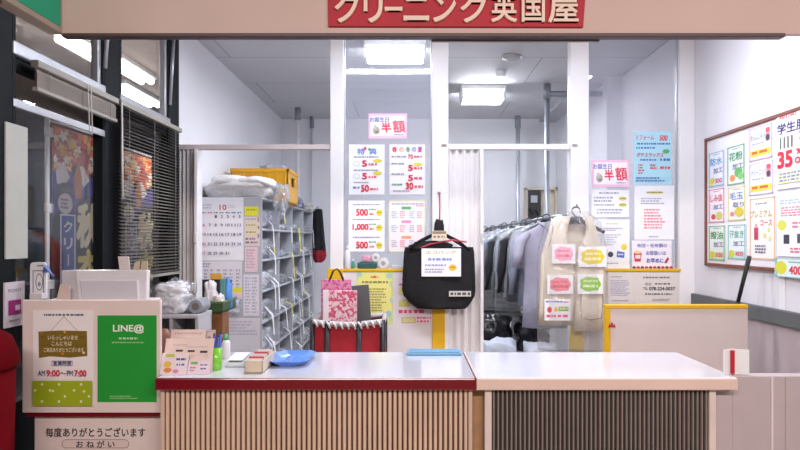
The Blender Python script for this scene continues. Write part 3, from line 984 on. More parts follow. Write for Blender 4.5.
# red bin and the small card left of the stand
t = thing('red_bin', 'dark red round lidded bin at the photo edge beside the poster stand', 'bin', (-1.635, 2.33, 0))
RM = M('#640410', rough=0.9, vary=0.1)
RM.node_tree.nodes['Principled BSDF'].inputs['Specular IOR Level'].default_value = 0.08
b = MB(); b.lathe((-1.635, 2.33, 0), [(0.145, 0.0), (0.155, 0.02), (0.172, 0.98)], RM, 32); b.build('drum', t)
b = MB(); b.lathe((-1.635, 2.33, 0.98), [(0.18, 0.0), (0.185, 0.01), (0.182, 0.05), (0.16, 0.11), (0.10, 0.15), (0.02, 0.165)], RM, 32); b.build('lid', t)
mb = MB()
yA, yB_ = 2.665, 2.80
printed(mb, (XL + 0.014, yA, Z(282, 2.72)), (0, 1, 0), (1, 0, 0), yB_ - yA, 0.19, (0, 0, 20, 42), paper('#CFC8D0'), [('t', 10, 8, 3.2, 'POINT', '#7A6A78', 14, 0.02), ('r', 3, 17, 16, 31, '#9C1F72'), ('g', 10, 21, 15, 30, 1, '#D9C8D8'), ('g', 4, 35, 14, 38, 1, '#8A7A88')], 0.008)
tag(mb.build('point_card'), 'small white card with a magenta square on the dark window post', 'card')
mb = MB()
mb.box(XL + 0.006, XL + 0.012, yw(3), yw(25), 1.37, 1.945, M('#B2B4AC', rough=0.6, vary=0.04))
tag(mb.build('notice_sheet'), 'blank off-white tall sheet on the near window pane', 'sheet')

# =================================================================== posters on the partition glass
YG = YP - 0.006
GP = 'posters taped on the partition'
RED, BLU, GRY = '#D2243F', '#5A62B0', '#8C8CA6'
def sale(x0, y0, x1, y1, label):
    w_, h_ = x1 - x0, y1 - y0
    fx = lambda u: x0 + w_ * u
    fy = lambda v: y0 + h_ * v
    poster('half_price_poster', label, 'poster', YG, (x0, y0, x1, y1), '#F3C3DC', [
        ('r', fx(0.05), fy(0.09), fx(0.95), fy(0.91), '#F4EEF4'),
        ('t', fx(0.28), fy(0.24), h_ * 0.2, 'お誕生日', '#5A5CB0', w_ * 0.5, 0.03),
        ('t', fx(0.46), fy(0.56), h_ * 0.42, '半', '#E0304E', w_ * 0.25, 0.04, -0.1, 0),
        ('t', fx(0.79), fy(0.52), h_ * 0.5, '額', '#E0304E', w_ * 0.32, 0.02, -0.1, 0),
        ('o', fx(0.2), fy(0.68), w_ * 0.09, h_ * 0.16, '#B9AFA6'), ('o', fx(0.17), fy(0.55), w_ * 0.04, h_ * 0.09, '#CFC4B8'), ('o', fx(0.22), fy(0.74), w_ * 0.06, h_ * 0.05, '#8E8478'),
        ('g', fx(0.66), fy(0.82), fx(0.92), fy(0.9), 1, '#8A8CC8')], GP)
sale(368.5, 113.5, 407, 138.5, 'pink bordered half price sheet on the middle glass above four posters')
def price_rows(x0, x1, rows):
    ops = []
    for y, txt, unit, green in rows:
        pass
    return ops
poster('price_poster', 'white price poster with blue heading, upper of the column beside the left post', 'poster', YG, (349, 144.5, 384.5, 194.5), '#EFF0F6', [
    ('t', 361, 151.5, 6.5, '特', '#5A7AC8', 7.5, 0.03), ('t', 373, 151.5, 6.5, '典', '#5A7AC8', 7.5, 0.03), ('o', 365, 148.6, 1.6, 1.8, '#E04A5C'), ('o', 369.4, 149.4, 1.3, 1.6, '#5AA864'),
    ('g', 354, 156, 379, 158.6, 1, GRY), ('o', 356.5, 163.6, 3.2, 2.6, '#B9BCCB'), ('o', 356.5, 163.6, 2.8, 2.2, '#EFF0F6'), ('t', 364.5, 163.6, 6.4, '5', RED, 5.2, 0.05), ('g', 368.6, 162.8, 377, 166.8, 1, '#D8566A'), ('o', 377.6, 160.8, 4.6, 1.7, '#E3D23C'),
    ('g', 354, 169.3, 378, 171.6, 1, GRY), ('o', 356.5, 176.2, 3.2, 2.6, '#B9BCCB'), ('o', 356.5, 176.2, 2.8, 2.2, '#EFF0F6'), ('t', 364.5, 176.2, 6.6, '5', RED, 5.2, 0.05), ('g', 368.6, 175.4, 377, 179.4, 1, '#D8566A'), ('o', 377.6, 173, 4.6, 1.7, '#E3D23C'),
    ('g', 354, 181.6, 369, 183.8, 1, GRY), ('g', 353, 186, 359.5, 190, 1, '#7A8AC0'), ('t', 365, 188.4, 7, '50', RED, 8, 0.05), ('g', 370, 187.6, 378, 191.4, 1, '#D8566A')], GP)
poster('price_poster', 'white price poster with coloured heading, upper of the column beside the tote bag', 'poster', YG, (389.5, 144.5, 425, 194.5), '#F1EDF1', [
    ('t', 394.6, 149.5, 5.6, '春', '#D84A5C', 5.2, 0.03), ('t', 401.5, 149.6, 4.6, 'の', '#E08A3A', 4.6, 0.03), ('t', 408, 149.6, 5.6, '冬', '#4A9A5A', 5, 0.03), ('t', 414, 149.6, 4.6, 'の', '#5A7AC8', 4.4, 0.03), ('t', 420, 149.6, 5.4, '夏', '#C84AA0', 4.8, 0.03),
    ('g', 391.5, 155.6, 406, 158.4, 1, GRY), ('t', 410.5, 156.6, 4.4, '70', RED, 5, 0.03), ('g', 414, 155.4, 422, 158.6, 1, '#D8566A'),
    ('g', 391.5, 162.6, 404, 165.4, 1, GRY), ('t', 410.5, 168, 6.2, '5', RED, 5, 0.05), ('g', 414, 166.6, 422, 170.6, 1, '#D8566A'), ('o', 417.8, 164.4, 4.6, 1.6, '#E3D23C'),
    ('g', 391.5, 173, 404, 175.8, 1, GRY), ('t', 410.5, 178, 6.2, '5', RED, 5, 0.05), ('g', 414, 176.6, 422, 180.6, 1, '#D8566A'),
    ('g', 392, 183.4, 402, 186.2, 1, '#4A9A6A'), ('t', 409.5, 186, 7, '30', RED, 7.6, 0.05), ('g', 414.5, 185, 423, 189, 1, '#D8566A'), ('g', 393, 190, 410, 192.2, 1, '#9A9AB8')], GP)
ops = []
for yy, tx, ww in ((212.4, '500', 12), (227.3, '1,000', 16), (245, '500', 12)):
    ops += [('g', 353, yy - 8.6, 380, yy - 6.4, 1, GRY), ('t', 362 - (1.5 if ww > 12 else 0), yy, 7, tx, '#D81E3C', ww, 0.06), ('g', 369, yy - 4, 376, yy - 1.4, 1, '#4AA86A'), ('g', 369.5, yy + 0.4, 374, yy + 3.6, 1, '#D8566A'), ('o', 379.3, yy + 0.4, 3.2, 3.2, '#E0D22A'), ('g', 377.4, yy - 0.6, 381.4, yy + 1.4, 1, '#7A7A30')]
poster('price_poster', 'white poster with large red prices 500, 1,000 and 500', 'poster', YG, (348.5, 200.5, 384.5, 251.5), '#F1F1F6', ops, GP)
ops = [('b', 388.6, 200.3, 425.4, 252.2, 0.9, '#D6D89A'), ('g', 392, 203, 424, 205.4, 1, '#9AA2B8'), ('r', 401.5, 206.6, 411, 209.4, '#5AAE72'), ('r', 401.5, 220.4, 411, 223, '#E68AB4'), ('r', 401.5, 236, 411, 238.8, '#F0A07A'), ('g', 416, 205.2, 424, 207, 1, '#E06A84')]
for yy in (211, 225, 240):
    ops += [('g', 391.5, yy, 398, yy + 7.6, 4, '#A8AEC8'), ('g', 400, yy, 405.6, yy + 7.6, 4, '#E88A9A'), ('g', 409.5, yy, 415, yy + 7.6, 4, '#A8AEC8'), ('g', 417, yy, 422.5, yy + 7.6, 4, '#E88A9A')]
poster('price_poster', 'pale poster with green, pink and orange headings half behind the tote bag', 'poster', YG, (388.5, 200.2, 425.5, 252.3), '#F0E8EC', ops, GP)
# on the base below
YB0 = YP - 0.047
ops = [('q', [(361, 273), (389, 273), (391.5, 278), (391.5, 316), (388, 321.5), (362, 321.5), (358, 316), (358, 278)], '#E9E48A'),
       ('o', 359.5, 274.5, 2.6, 2.6, '#A9CFC0'), ('o', 389, 276, 3, 3, '#A9CFC0'), ('o', 388.6, 314, 3, 3.4, '#9CC4C0'), ('o', 390.6, 318.6, 2, 2.2, '#BFD49A'), ('o', 391, 284, 1.4, 3, '#C6D8B0'), ('o', 391.4, 300, 1.3, 3, '#B9C8D8'),
       ('t', 374.6, 277, 2.4, 'お願い', '#D83A3A', 8, 0.04), ('g', 362, 280.6, 388, 284.4, 1, '#8E8A4E'), ('g', 369, 288, 387, 312, 9, '#A29C58')]
poster('notice_poster', 'yellow notice with flower corners behind the red cart', 'poster', YB0, (356.5, 270.5, 393.3, 324.5), '#CFDCA0', ops, GP)
ops = [('o', 404.5, 279, 2.4, 3, '#D8447A'), ('g', 399, 283, 404, 287, 1, '#E06A92'), ('r', 398.6, 287.5, 404, 295, '#D8D68A'), ('r', 398.6, 300, 410, 307, '#CFCB7C'), ('g', 398.6, 309, 424, 315.4, 1, '#E0527E'), ('r', 401.5, 317.4, 415.5, 323, '#B9B46A'), ('r', 402.4, 318.2, 414.6, 322.2, '#DAD79C'), ('g', 417, 316.4, 432, 323.5, 2, '#E0527E'), ('g', 412, 284, 430, 300, 5, '#B8B8CE')]
poster('notice_poster', 'white and pink notice below the black tote bag', 'poster', YB0, (396, 272, 433.5, 325.5), '#E2DBE4', ops, GP)

# right hand glass
sale(592, 160, 629, 186.8, 'pink bordered half price sheet hanging left of the light blue poster')
poster('blue_poster', 'light blue poster with red heading at the top of the glass', 'poster', YG, (634, 131.5, 671.5, 184.5), '#AEDCEC', [
    ('t', 645, 137.6, 4.8, 'リフォーム', '#CF3450', 18, 0.03, 0.1), ('t', 663.5, 138, 5.6, '500', '#D83A4A', 8, 0.05, 0.1), ('g', 637, 142.6, 670, 145.6, 1, '#4A6CB4'), ('g', 636, 146.8, 655, 149.6, 1, '#4A6CB4'), ('o', 666, 151.4, 3.4, 2.2, '#58A85E'),
    ('t', 650, 155, 4.6, 'ボテスラックス', '#CF3450', 27, 0.03, 0.1), ('g', 640, 158.8, 657, 161.6, 1, '#4A6CB4'), ('g', 660, 158, 670, 162.4, 1, '#4A6CB4'),
    ('g', 638, 164, 645, 174.6, 4, '#D8566A'), ('g', 650, 164, 658, 170, 2, '#D8566A'), ('g', 660, 166, 670, 170.4, 1, '#D8566A'), ('g', 636, 177, 670, 182.4, 2, '#4A6CB4')], GP)
poster('notice_poster', 'white notice with small yellow spots right under the pink half price sheet', 'poster', YG, (591.5, 190, 629, 217), '#EDEEF4', [
    ('g', 599, 192, 619, 194.6, 1, '#8A8EA8'), ('g', 594, 196.4, 614, 203, 2, '#9CA0B8'), ('o', 622.6, 198.6, 4, 2, '#D6D268'), ('g', 620, 197.6, 626, 199.6, 1, '#7E8054'), ('o', 622.6, 205, 4, 2, '#D6D268'), ('g', 620, 204, 626, 206, 1, '#7E8054'), ('g', 594, 204, 614, 206.4, 1, '#8A8EA8'), ('g', 597, 208.6, 625, 214.6, 2, '#A4A8BE')], GP)
poster('notice_poster', 'white notice with red lines under the light blue poster', 'poster', YG, (634.5, 185.8, 674, 239.5), '#F0F0F5', [
    ('o', 655, 192.6, 9, 1.8, '#E6E29A'), ('g', 647, 191.4, 663, 193.8, 1, '#7A7C50'), ('g', 641, 197.6, 669, 205, 3, '#A6A8BC'), ('g', 644, 208.6, 665, 229.6, 7, '#E4808E'), ('g', 649, 236, 658, 237.8, 1, '#9094A8')], GP)
poster('notice_poster', 'white notice with purple text, black and blue icons right of the vest', 'poster', YG, (594, 219.5, 629.5, 268.5), '#EEEFF5', [
    ('g', 606, 223, 618, 225, 1, '#BFC0A0'), ('g', 596.5, 227.6, 626, 231.4, 2, '#9A86B8'), ('g', 597.5, 234, 622, 246, 5, '#B4B8CA'), ('o', 624, 247, 3, 3, '#E6D23A'), ('o', 610.5, 254.4, 2.8, 2.8, '#3A3E50'), ('q', [(617, 251), (624.6, 252.2), (624, 258), (616.6, 257)], '#5A6CB8'), ('g', 618, 253.4, 623.6, 256, 1, '#DCE2F0'), ('g', 598, 262.4, 618, 264.6, 1, '#A0A4B8')], GP)
poster('notice_poster', 'white notice with blue lettering and a red cup above the yellow rim', 'poster', YG - 0.012, (632, 240.5, 671.5, 269), '#EEEAF2', [
    ('t', 652, 245.6, 3.8, '布団・毛布類の', '#4648A6', 30, 0.03), ('t', 656, 253, 4.4, 'お取扱いは', '#4648A6', 20, 0.03), ('t', 655, 260.6, 4.8, 'お早めに', '#3A3CA6', 17, 0.04), ('q', [(633.6, 253), (641.6, 253), (640.6, 261.6), (634.6, 261.6)], '#CF3A52'), ('g', 635.2, 254, 640.4, 261, 1, '#F0D8DC'), ('o', 637.6, 252, 4, 1.6, '#F0D0A0'), ('q', [(664, 262.6), (667.6, 257), (669, 258.6), (666.4, 263.4)], '#B02848')] +
    [('o', 634 + k * 4.1, 267.6, 1.8, 1.5, '#B8305A' if k % 2 else '#7A2C50') for k in range(10)], GP)
poster('notice_poster', 'cream sheet of small writing under the yellow rim, nearer the vest', 'poster', YB0, (608.5, 273, 633, 303.5), '#E2DAD6', [('g', 611, 276, 622, 278, 1, '#9C9CB0'), ('g', 610.5, 280, 630, 296.5, 8, '#A8A6BC'), ('g', 612, 300, 628, 302, 1, '#8A88A8')], GP)
poster('notice_poster', 'cream sheet with bold telephone line beneath the yellow rim', 'poster', YB0, (634, 273, 677, 304), '#E0D8D2', [('g', 643, 276.4, 670, 279.2, 1, '#6E6A70'), ('t', 648, 284, 3, '担当', '#6E6A70', 6, 0.02), ('g', 655, 282.6, 670, 285.6, 1, '#6E6A70'), ('t', 645.5, 288.6, 2.8, 'TEL', '#5A5660', 5.4, 0.03), ('t', 662, 288.6, 3.4, '078-224-0037', '#45424A', 26, 0.05), ('g', 645, 292.8, 672, 295.8, 1, '#7A767C'), ('g', 652, 298.6, 670, 301.6, 2, '#9A969C')], GP)

# =================================================================== the price board on the right wall
def ywr(px):
    return XR * F / (px - VX)
by0, by1 = ywr(707.5), 3.25
bz1_, bz0_ = Z(138.8, by0), Z(265.6, by0)
t = thing('price_board', 'long white price board in a brown wooden frame on the right wall', 'board', (XR, (by0 + by1) / 2, bz0_))
b = MB(); b.box(XR - 0.012, XR, by1, by0, bz0_, bz1_, M('#EDEBF0', rough=0.35, vary=0.02)); b.build('panel', t)
b = MB()
bm_ = M('#7A4536', rough=0.45, vary=0.12, scale=20)
for q in ((by0 - 0.022, by0, bz0_, bz1_), (by1, by1 + 0.022, bz0_, bz1_), (by1, by0, bz1_ - 0.022, bz1_), (by1, by0, bz0_, bz0_ + 0.022)):
    b.box(XR - 0.024, XR, q[0], q[1], q[2], q[3], bm_, 0.004)
b.build('frame', t)
CX = XR - 0.016
GC = 'price cards on the wall board'
def wcard(label, x0, x1, y0, y1, hexc, ops, off=0.0, cat='card', name='price_card'):
    """card on the right wall: x0,x1 its edges and y0,y1 its top and bottom at its far edge, read off the photograph"""
    ya, yb_ = ywr(x0), ywr(x1)
    mb = MB()
    printed(mb, (CX - off, ya, Z(y0, ya)), (0, -1, 0), (-1, 0, 0), ya - yb_, Z(y0, ya) - Z(y1, ya), (0, 0, 100, 200), paper(hexc), ops, 0.002)
    return tag(mb.build(name), label, cat, GC)
def proc(border, tint, big, bigc, small, spots, num=None):
    ops = [('b', 2, 1, 98, 199, 6, border), ('g', 30, 12, 75, 22, 1, '#9C9CA8'), ('t', 50, 55, 44, big, bigc, 76, 0.03), ('t', 62, 108, 30, small, '#5A5CA0', 60, 0.02)]
    for (cx, cy, r, c) in spots:
        ops.append(('o', cx, cy, r, r * 1.15, c))
    if num:
        ops += [('r', 8, 150, 92, 192, tint), ('o', 24, 168, 17, 22, '#D8CE3A'), ('t', 66, 168, 26, num, '#D83A54', 44, 0.05)]
    return ops
wcard('blue bordered price card, topmost of the column along the board end', 711, 726.5, 154, 188, '#EEF0F6', proc('#9AB4DC', '#C8E0EC', '防水', '#4A9AD0', '加工', [], '300'))
wcard('green bordered price card in the top row beside the blue one', 729.5, 747.5, 148, 186, '#EEF2EE', proc('#6AB08A', '#C8E0CC', '花粉', '#3A9A6A', '加工', [(32, 165, 15, '#E8925A'), (66, 140, 22, '#6AB86A'), (78, 160, 16, '#8AC878')]))
wcard('pink bordered price card in the middle row at the board end', 711, 727, 190, 223, '#F4ECF0', proc('#E08AA4', '#F4D0DC', 'しみ抜', '#D84A6A', '加工', [(32, 165, 14, '#D84A5A'), (68, 160, 20, '#D0CC6A')]))
wcard('yellow bordered price card in the middle row, second from the board end', 730, 748, 188, 221, '#F2F0E8', proc('#DCD08A', '#F0E8C0', '毛玉', '#6A8AC8', '取り', [(28, 160, 12, '#D88A8A'), (66, 150, 24, '#D8C83A')]))
wcard('green bordered price card in the bottom row at the board end', 711, 727.5, 226, 260, '#ECF2EA', proc('#7AB88A', '#CFE6C0', '撥油', '#4AA05A', '加工', [], '500'))
wcard('teal bordered price card in the bottom row, second from the board end', 730, 748.5, 225, 259, '#EAF0EE', proc('#8AC4C0', '#BFE0DC', '汗抜き', '#5AA89A', '加工', [], '400'))
def promo(border, head, headc):
    return [('b', 2, 1, 98, 199, 5, border), ('t', 42, 60, 38, head, headc, 66, 0.02), ('g', 14, 96, 66, 108, 1, '#9A9AB0'), ('r', 72, 20, 90, 100, '#E8A0A8'), ('o', 81, 34, 8, 16, '#D85A6A'), ('o', 81, 78, 8, 20, '#4A4A5A'), ('r', 8, 138, 92, 176, '#F0DC4A'), ('g', 14, 142, 88, 174, 1, '#E06A3A')]
wcard('pink bordered card with a yellow price bar, upper of two beside the large poster', 751.5, 775.5, 130, 162, '#F2ECF2', promo('#D8A8C8', 'わんにゃん', '#7A86C8'))
wcard('grey bordered card with a yellow price bar, lower of two beside the large poster', 751.5, 776.5, 165, 196, '#EFEEF4', promo('#C4B8CC', 'クリーニング', '#7A86C8'))
wcard('orange bordered card with gold katakana and a red bottle', 752, 778.5, 199, 259, '#F4EFEA', [('b', 2, 1, 98, 199, 4, '#E0B48A'), ('g', 25, 16, 70, 24, 1, '#8A8AA0'), ('t', 46, 52, 24, 'プレミアム', '#CFA83A', 82, 0.03), ('t', 66, 82, 18, 'コース', '#D8445A', 44, 0.03), ('r', 20, 96, 36, 136, '#C83A5A'), ('r', 24, 84, 32, 97, '#E8A8A8'), ('o', 60, 122, 6, 8, '#E6DC8A'), ('o', 76, 104, 5, 7, '#E6DC8A'), ('o', 78, 130, 6, 8, '#EFE6A8'), ('g', 24, 152, 80, 182, 3, '#6A6A90')])
ya = ywr(780)
def wbig(label, y0, y1, hexc, ops, length=0.42, off=0.004):
    mb = MB()
    printed(mb, (CX - off, ya, Z(y0, ya)), (0, -1, 0), (-1, 0, 0), length, Z(y0, ya) - Z(y1, ya), (0, 0, 100, 200), paper(hexc), ops, 0.002)
    return tag(mb.build('price_poster'), label, 'poster', GC)
wbig('large student poster with 35%OFF in red on the price board', 114, 190, '#F3EEF2', [('t', 24, 12, 14, '期間', '#D85A6A', 36, 0.03), ('t', 32, 44, 28, '学生服', '#3A3A78', 60, 0.04), ('r', 8, 66, 11, 96, '#5A6A60'), ('r', 16, 66, 19, 96, '#6A5A50'), ('r', 24, 66, 27, 96, '#5A6A60'), ('r', 32, 66, 35, 96, '#6A5A50'), ('t', 60, 70, 28, '2着', '#D84A6A', 24, 0.04), ('t', 19, 124, 44, '35', '#D8203E', 32, 0.06), ('t', 48, 110, 14, '%', '#D8203E', 10, 0.04), ('t', 52, 132, 16, 'OFF', '#D8203E', 24, 0.05), ('r', 4, 156, 94, 186, '#E6E2B8'), ('g', 8, 158, 60, 184, 3, '#7A8AC0')], 0.44)
wbig('white poster with red writing and dark icons below the student poster', 197, 256, '#EFEFF3', [('g', 8, 12, 70, 30, 2, '#A8C0D0'), ('g', 10, 36, 80, 70, 4, '#E0808E'), ('o', 12, 96, 10, 17, '#DCDC5A'), ('g', 34, 86, 60, 110, 2, '#E0808E'), ('r', 16, 128, 28, 158, '#3A3A48'), ('r', 44, 126, 54, 156, '#54545E'), ('g', 30, 170, 84, 190, 2, '#D86A7A')], 0.44)
wbig('teal edged price slip with a yellow dot and 400, lowest at the photo edge', 258, 276, '#E2F0F0', [('b', 1, 2, 99, 198, 5, '#7AC4C4'), ('o', 14, 100, 12, 72, '#DCD83A'), ('t', 44, 120, 90, '400', '#D8304A', 26, 0.05), ('g', 30, 24, 70, 50, 1, '#8AB8B8')], 0.44, 0.014)

# =================================================================== the black tote bag on the post
YA = YP - 0.13
t = thing('tote_bag', 'black tote bag hanging by a cord on the partition post', 'bag', (X(439, YA), YA, Z(308, YA)))
b = MB()
rows = []
for py, xl, xr in ((247, 405, 473), (252, 404, 474), (262, 403.3, 474.5), (276, 402.5, 475), (290, 402, 475.3), (296, 404, 474.5), (302, 409, 471), (306, 414, 468), (308.5, 417, 465.5)):
    rows.append((Z(py, YA), X(xl, YA), X(xr, YA)))
b.sheet(rows, YA, BLACKC, thick=0.012, bulge=0.045, nx=16, ripple=0.008, rk=1.7, pillow=True, seed=1.0, rgrow=False)
b.build('bag_body', t)
b = MB(); 
for k, (pa, pb) in enumerate((((409, 249), (437, 232)), ((469, 250), (441, 232)))):
    b.tube([(X(pa[0], YA), YA - 0.035, Z(pa[1], YA)), (X((pa[0] * .6 + pb[0] * .4), YA), YA - 0.045, Z(pa[1] * .55 + pb[1] * .45 - 1, YA)), (X(pb[0], YA), YA - 0.02, Z(pb[1], YA))], 0.016, BLACKC, n=8, flat=0.5)
    b.tube([(X(pa[0], YA), YA + 0.02, Z(pa[1], YA)), (X(pb[0], YA), YA + 0.0, Z(pb[1] + 1, YA))], 0.014, BLACKC, n=8, flat=0.5)
b.build('handle', t)
b = MB(); b.lump((X(439, YA), YA - 0.015, Z(229, YA)), (0.075, 0.05, 0.15), 5, BLACKC, amp=0.25, sub=3); b.lump((X(432, YA), YA - 0.03, Z(246, YA)), (0.32, 0.06, 0.07), 6, BLACKC, amp=0.35, sub=3); b.build('gathered_top', t)
b = MB(); b.tube([(X(439.5, YA), YA, Z(224, YA)), (X(440, YA), YA + 0.03, Z(208, YA)), (X(439, YP), YP - 0.062, Z(193, YP))], 0.005, M('#B33A4A', rough=0.6)); b.build('hanging_cord', t)
b = MB(); b.tube([(X(420, YA), YA - 0.05, Z(248, YA)), (X(430, YA), YA - 0.06, Z(244, YA)), (X(452, YA), YA - 0.055, Z(240, YA)), (X(466, YA), YA - 0.05, Z(242, YA))], 0.006, M('#C84A5A', rough=0.6)); b.build('red_cord', t)
b = MB(); b.lathe((X(439, YP), YP - 0.055, Z(193, YP)), [(0.012, -0.004), (0.014, 0.004), (0.006, 0.01)], M('#C8C4C0', rough=0.3, metal=0.6), 12); tag(b.build('wall_hook'), 'small metal hook on the post above the tote bag', 'hook')
mb = MB(); printed(mb, (X(431.5, YA), YA - 0.085, Z(231, YA)), (1, 0, 0), (0, -1, 0), X(446, YA) - X(431.5, YA), Z(231, YA) - Z(240.5, YA), (431.5, 231, 446, 240.5), paper('#D9C9B0'), [('r', 432, 231.5, 445.5, 234, '#8A7C62'), ('g', 433, 235.4, 444, 239, 1, '#7A6E8A')], 0.004); mb.build('small_tag', t)
YC = YA - 0.068
mb = MB(); printed(mb, (X(421.5, YC), YC, Z(248.5, YC)), (1, 0, 0), (0, -1, 0), X(461, YC) - X(421.5, YC), Z(248.5, YC) - Z(276.5, YC), (421.5, 248.5, 461, 276.5), paper('#EEEEF2'), [
    ('t', 441, 252.4, 3.8, 'エコバッグ', '#B8A83A', 30, 0.02, 0.1), ('g', 428, 257.6, 452, 262, 1, '#8A94D0'), ('o', 452.6, 267.6, 4, 3.2, '#E6C22A'), ('g', 450.4, 266.4, 455, 268.8, 1, '#C8503A'), ('g', 425, 264, 446, 267, 1, '#9A9AC8'), ('g', 425, 268.4, 444, 273.6, 2, '#A0A0C0')], 0.003)
o = mb.build('price_card', t)
YD = YA - 0.062
mb = MB(); printed(mb, (X(449, YD), YD, Z(291, YD)), (1, 0, 0), (0, -1, 0), X(471, YD) - X(449, YD), Z(291, YD) - Z(296.5, YD), (449, 291, 471, 296.5), paper('#C9C9C0'), [('g', 450.5, 292, 470, 296.6, 1, '#4A4A4A')], 0.003); mb.build('label_strip', t)

# =================================================================== the cream vest on a black hanger, cards pinned on it
YV = YP - 0.17
b = None
def hanger(x, y, ztop, wid, label, group=None, m=BLACK, drop=0.10):
    t = thing('clothes_hanger', label, 'hanger', (x, y, ztop - drop), group)
    b = MB()
    pts = [(x + 0.03 * math.cos(a), y, ztop - 0.032 + 0.03 * math.sin(a)) for a in [math.pi * (-0.15) + k * math.pi * 1.15 / 8 for k in range(9)]]
    pts = pts + [(x - 0.024, y, ztop - 0.05), (x, y, ztop - 0.07), (x, y, ztop - drop)]
    b.tube(pts, 0.005, M('#55585E', rough=0.3, metal=0.7), n=8); b.build('hook', t)
    b = MB()
    b.tube([(x - wid / 2, y, ztop - drop - 0.085), (x - wid * 0.3, y, ztop - drop - 0.04), (x - wid * 0.1, y, ztop - drop - 0.005), (x, y, ztop - drop), (x + wid * 0.1, y, ztop - drop - 0.005), (x + wid * 0.3, y, ztop - drop - 0.04), (x + wid / 2, y, ztop - drop - 0.085)], [0.014, 0.02, 0.022, 0.022, 0.022, 0.02, 0.014], m, n=10, flat=0.75)
    b.box(x - 0.045, x + 0.045, y - 0.025, y + 0.025, ztop - drop - 0.024, ztop - drop + 0.028, m, 0.012)
    b.build('shoulder_bar', t)
    return t
vx = X(576, YV)
hanger(vx, YV, Z(206.5, YV), 0.40, 'thick black hanger carrying the cream vest')
b = MB(); b.tube([(vx + 0.012, YP - 0.05, Z(206, YV) - 0.004), (vx + 0.006, YV - 0.01, Z(206, YV) - 0.008), (vx, YV - 0.02, Z(206, YV) + 0.01)], 0.007, M('#9A9A9E', rough=0.3, metal=0.7)); tag(b.build('wall_hook'), 'metal hook on the post above the cream vest', 'hook')
vest_ = t = thing('vest', 'cream sleeveless vest hanging on the black hanger', 'vest', (X(571, YV), YV, Z(332, YV)))
VM = M('#D9CDBB', rough=0.85, vary=0.04, bump=0.25, bscale=45)
def vrow(l):
    return [(Z(p, YV), X(a, YV), X(c, YV)) for p, a, c in l]
b = MB(); b.sheet(vrow([(219, 556, 569), (226, 549, 567), (234, 547, 566), (243, 546, 567), (254, 541, 571), (270, 540, 573), (290, 539.5, 573), (310, 538.5, 572), (322, 538, 571)]), YV - 0.03, VM, 0.006, 0.02, 10, 0.012, 1.6, seed=0.4); b.build('front_panel', t)
b = MB(); b.sheet(vrow([(218, 583, 590), (226, 585, 594), (234, 584, 596), (243, 580, 599), (254, 575, 602), (270, 573.5, 604), (290, 573.5, 604), (310, 573, 603.5), (330, 572.5, 602)]), YV - 0.034, VM, 0.006, 0.02, 10, 0.012, 1.6, seed=2.4); b.build('front_panel', t)
b = MB(); b.sheet(vrow([(216, 558, 594), (226, 551, 595), (240, 547, 598), (256, 542, 602), (290, 540, 603), (326, 539, 602)]), YV + 0.035, VM, 0.006, -0.0, 12, 0.01, 2.0, seed=1.4); b.build('back_panel', t)
DK = M('#6E6358', rough=0.8)
b = MB()
def trimline(pts, r=0.0025):
    b.tube([(X(p[0], YV), YV - 0.062, Z(p[1], YV)) for p in pts], r, DK, n=6)
trimline([(580, 283), (578.5, 300), (579, 316), (588, 319), (599, 317), (600.5, 300), (598.5, 283)])
trimline([(551, 226), (550, 236), (547, 246)], 0.002); trimline([(580, 243), (586, 252), (597, 246)], 0.002)
b.build('pocket_piping', t)
b = MB(); b.box(X(564, YV) - 0.004, X(564, YV) + 0.004, YV - 0.05, YV - 0.036, Z(226, YV), Z(221, YV), DK, 0.001); b.build('label_loop', t)
def vcard(x0, y0, x1, y1, label, bub, txt, star=False):
    yc_ = YV - 0.072
    xm_, ym_ = (x0 + x1) / 2, (y0 + y1) / 2
    w2, h2 = (x1 - x0) * 0.4, (y1 - y0) * 0.36
    pts = []
    for k in range(28):
        a = 2 * math.pi * k / 28
        r = 1 + 0.07 * math.cos(a * 7)
        pts.append((xm_ + w2 * r * math.copysign(abs(math.cos(a)) ** 0.7, math.cos(a)), ym_ - h2 * r * math.copysign(abs(math.sin(a)) ** 0.8, math.sin(a))))
    ops = [('q', pts, bub), ('g', x0 + (x1 - x0) * 0.24, ym_ - h2 * 0.62, x0 + (x1 - x0) * 0.78, ym_ - h2 * 0.1, 1, txt), ('g', x0 + (x1 - x0) * 0.22, ym_ + h2 * 0.02, x0 + (x1 - x0) * 0.8, ym_ + h2 * 0.7, 1, txt)]
    if star:
        ops = [('g', x0 + 1.5, y0 + 1.4, x1 - 8, y0 + 4.6, 1, '#6A7AC0'), ('g', x1 - 7, y0 + 2, x1 - 1.5, y0 + 5, 1, '#D86A9A'), ('o', x0 + 5, ym_, 2.4, 3, '#D8445A'), ('r', xm_ + 1, ym_ - 3, x1 - 2, ym_ + 1.4, '#5AAE5A'), ('g', xm_ + 2, ym_ - 2.6, x1 - 3, ym_ + 1, 1, '#F0E070'), ('o', xm_ - 1.5, ym_ - 0.4, 2, 2.4, '#E8B83A'), ('g', x0 + 2, y1 - 6.4, x1 - 2, y1 - 1.6, 1, '#E0527E')]
    mb = MB(); printed(mb, (X(x0, yc_), yc_, Z(y0, yc_)), (1, 0, 0), (0, -1, 0), X(x1, yc_) - X(x0, yc_), Z(y0, yc_) - Z(y1, yc_), (x0, y0, x1, y1), paper('#EFEDF0'), ops, 0.003)
    tag(mb.build('pinned_card'), label, 'card', 'cards pinned on the vest')
vcard(552, 244, 575.5, 263.5, 'white card with a pink bubble pinned on the vest', '#F0A8BC', '#E0607E')
vcard(578.5, 246.5, 606.5, 267, 'white card with a yellow bubble pinned on the vest', '#E6CC2A', '#F6EDB0')
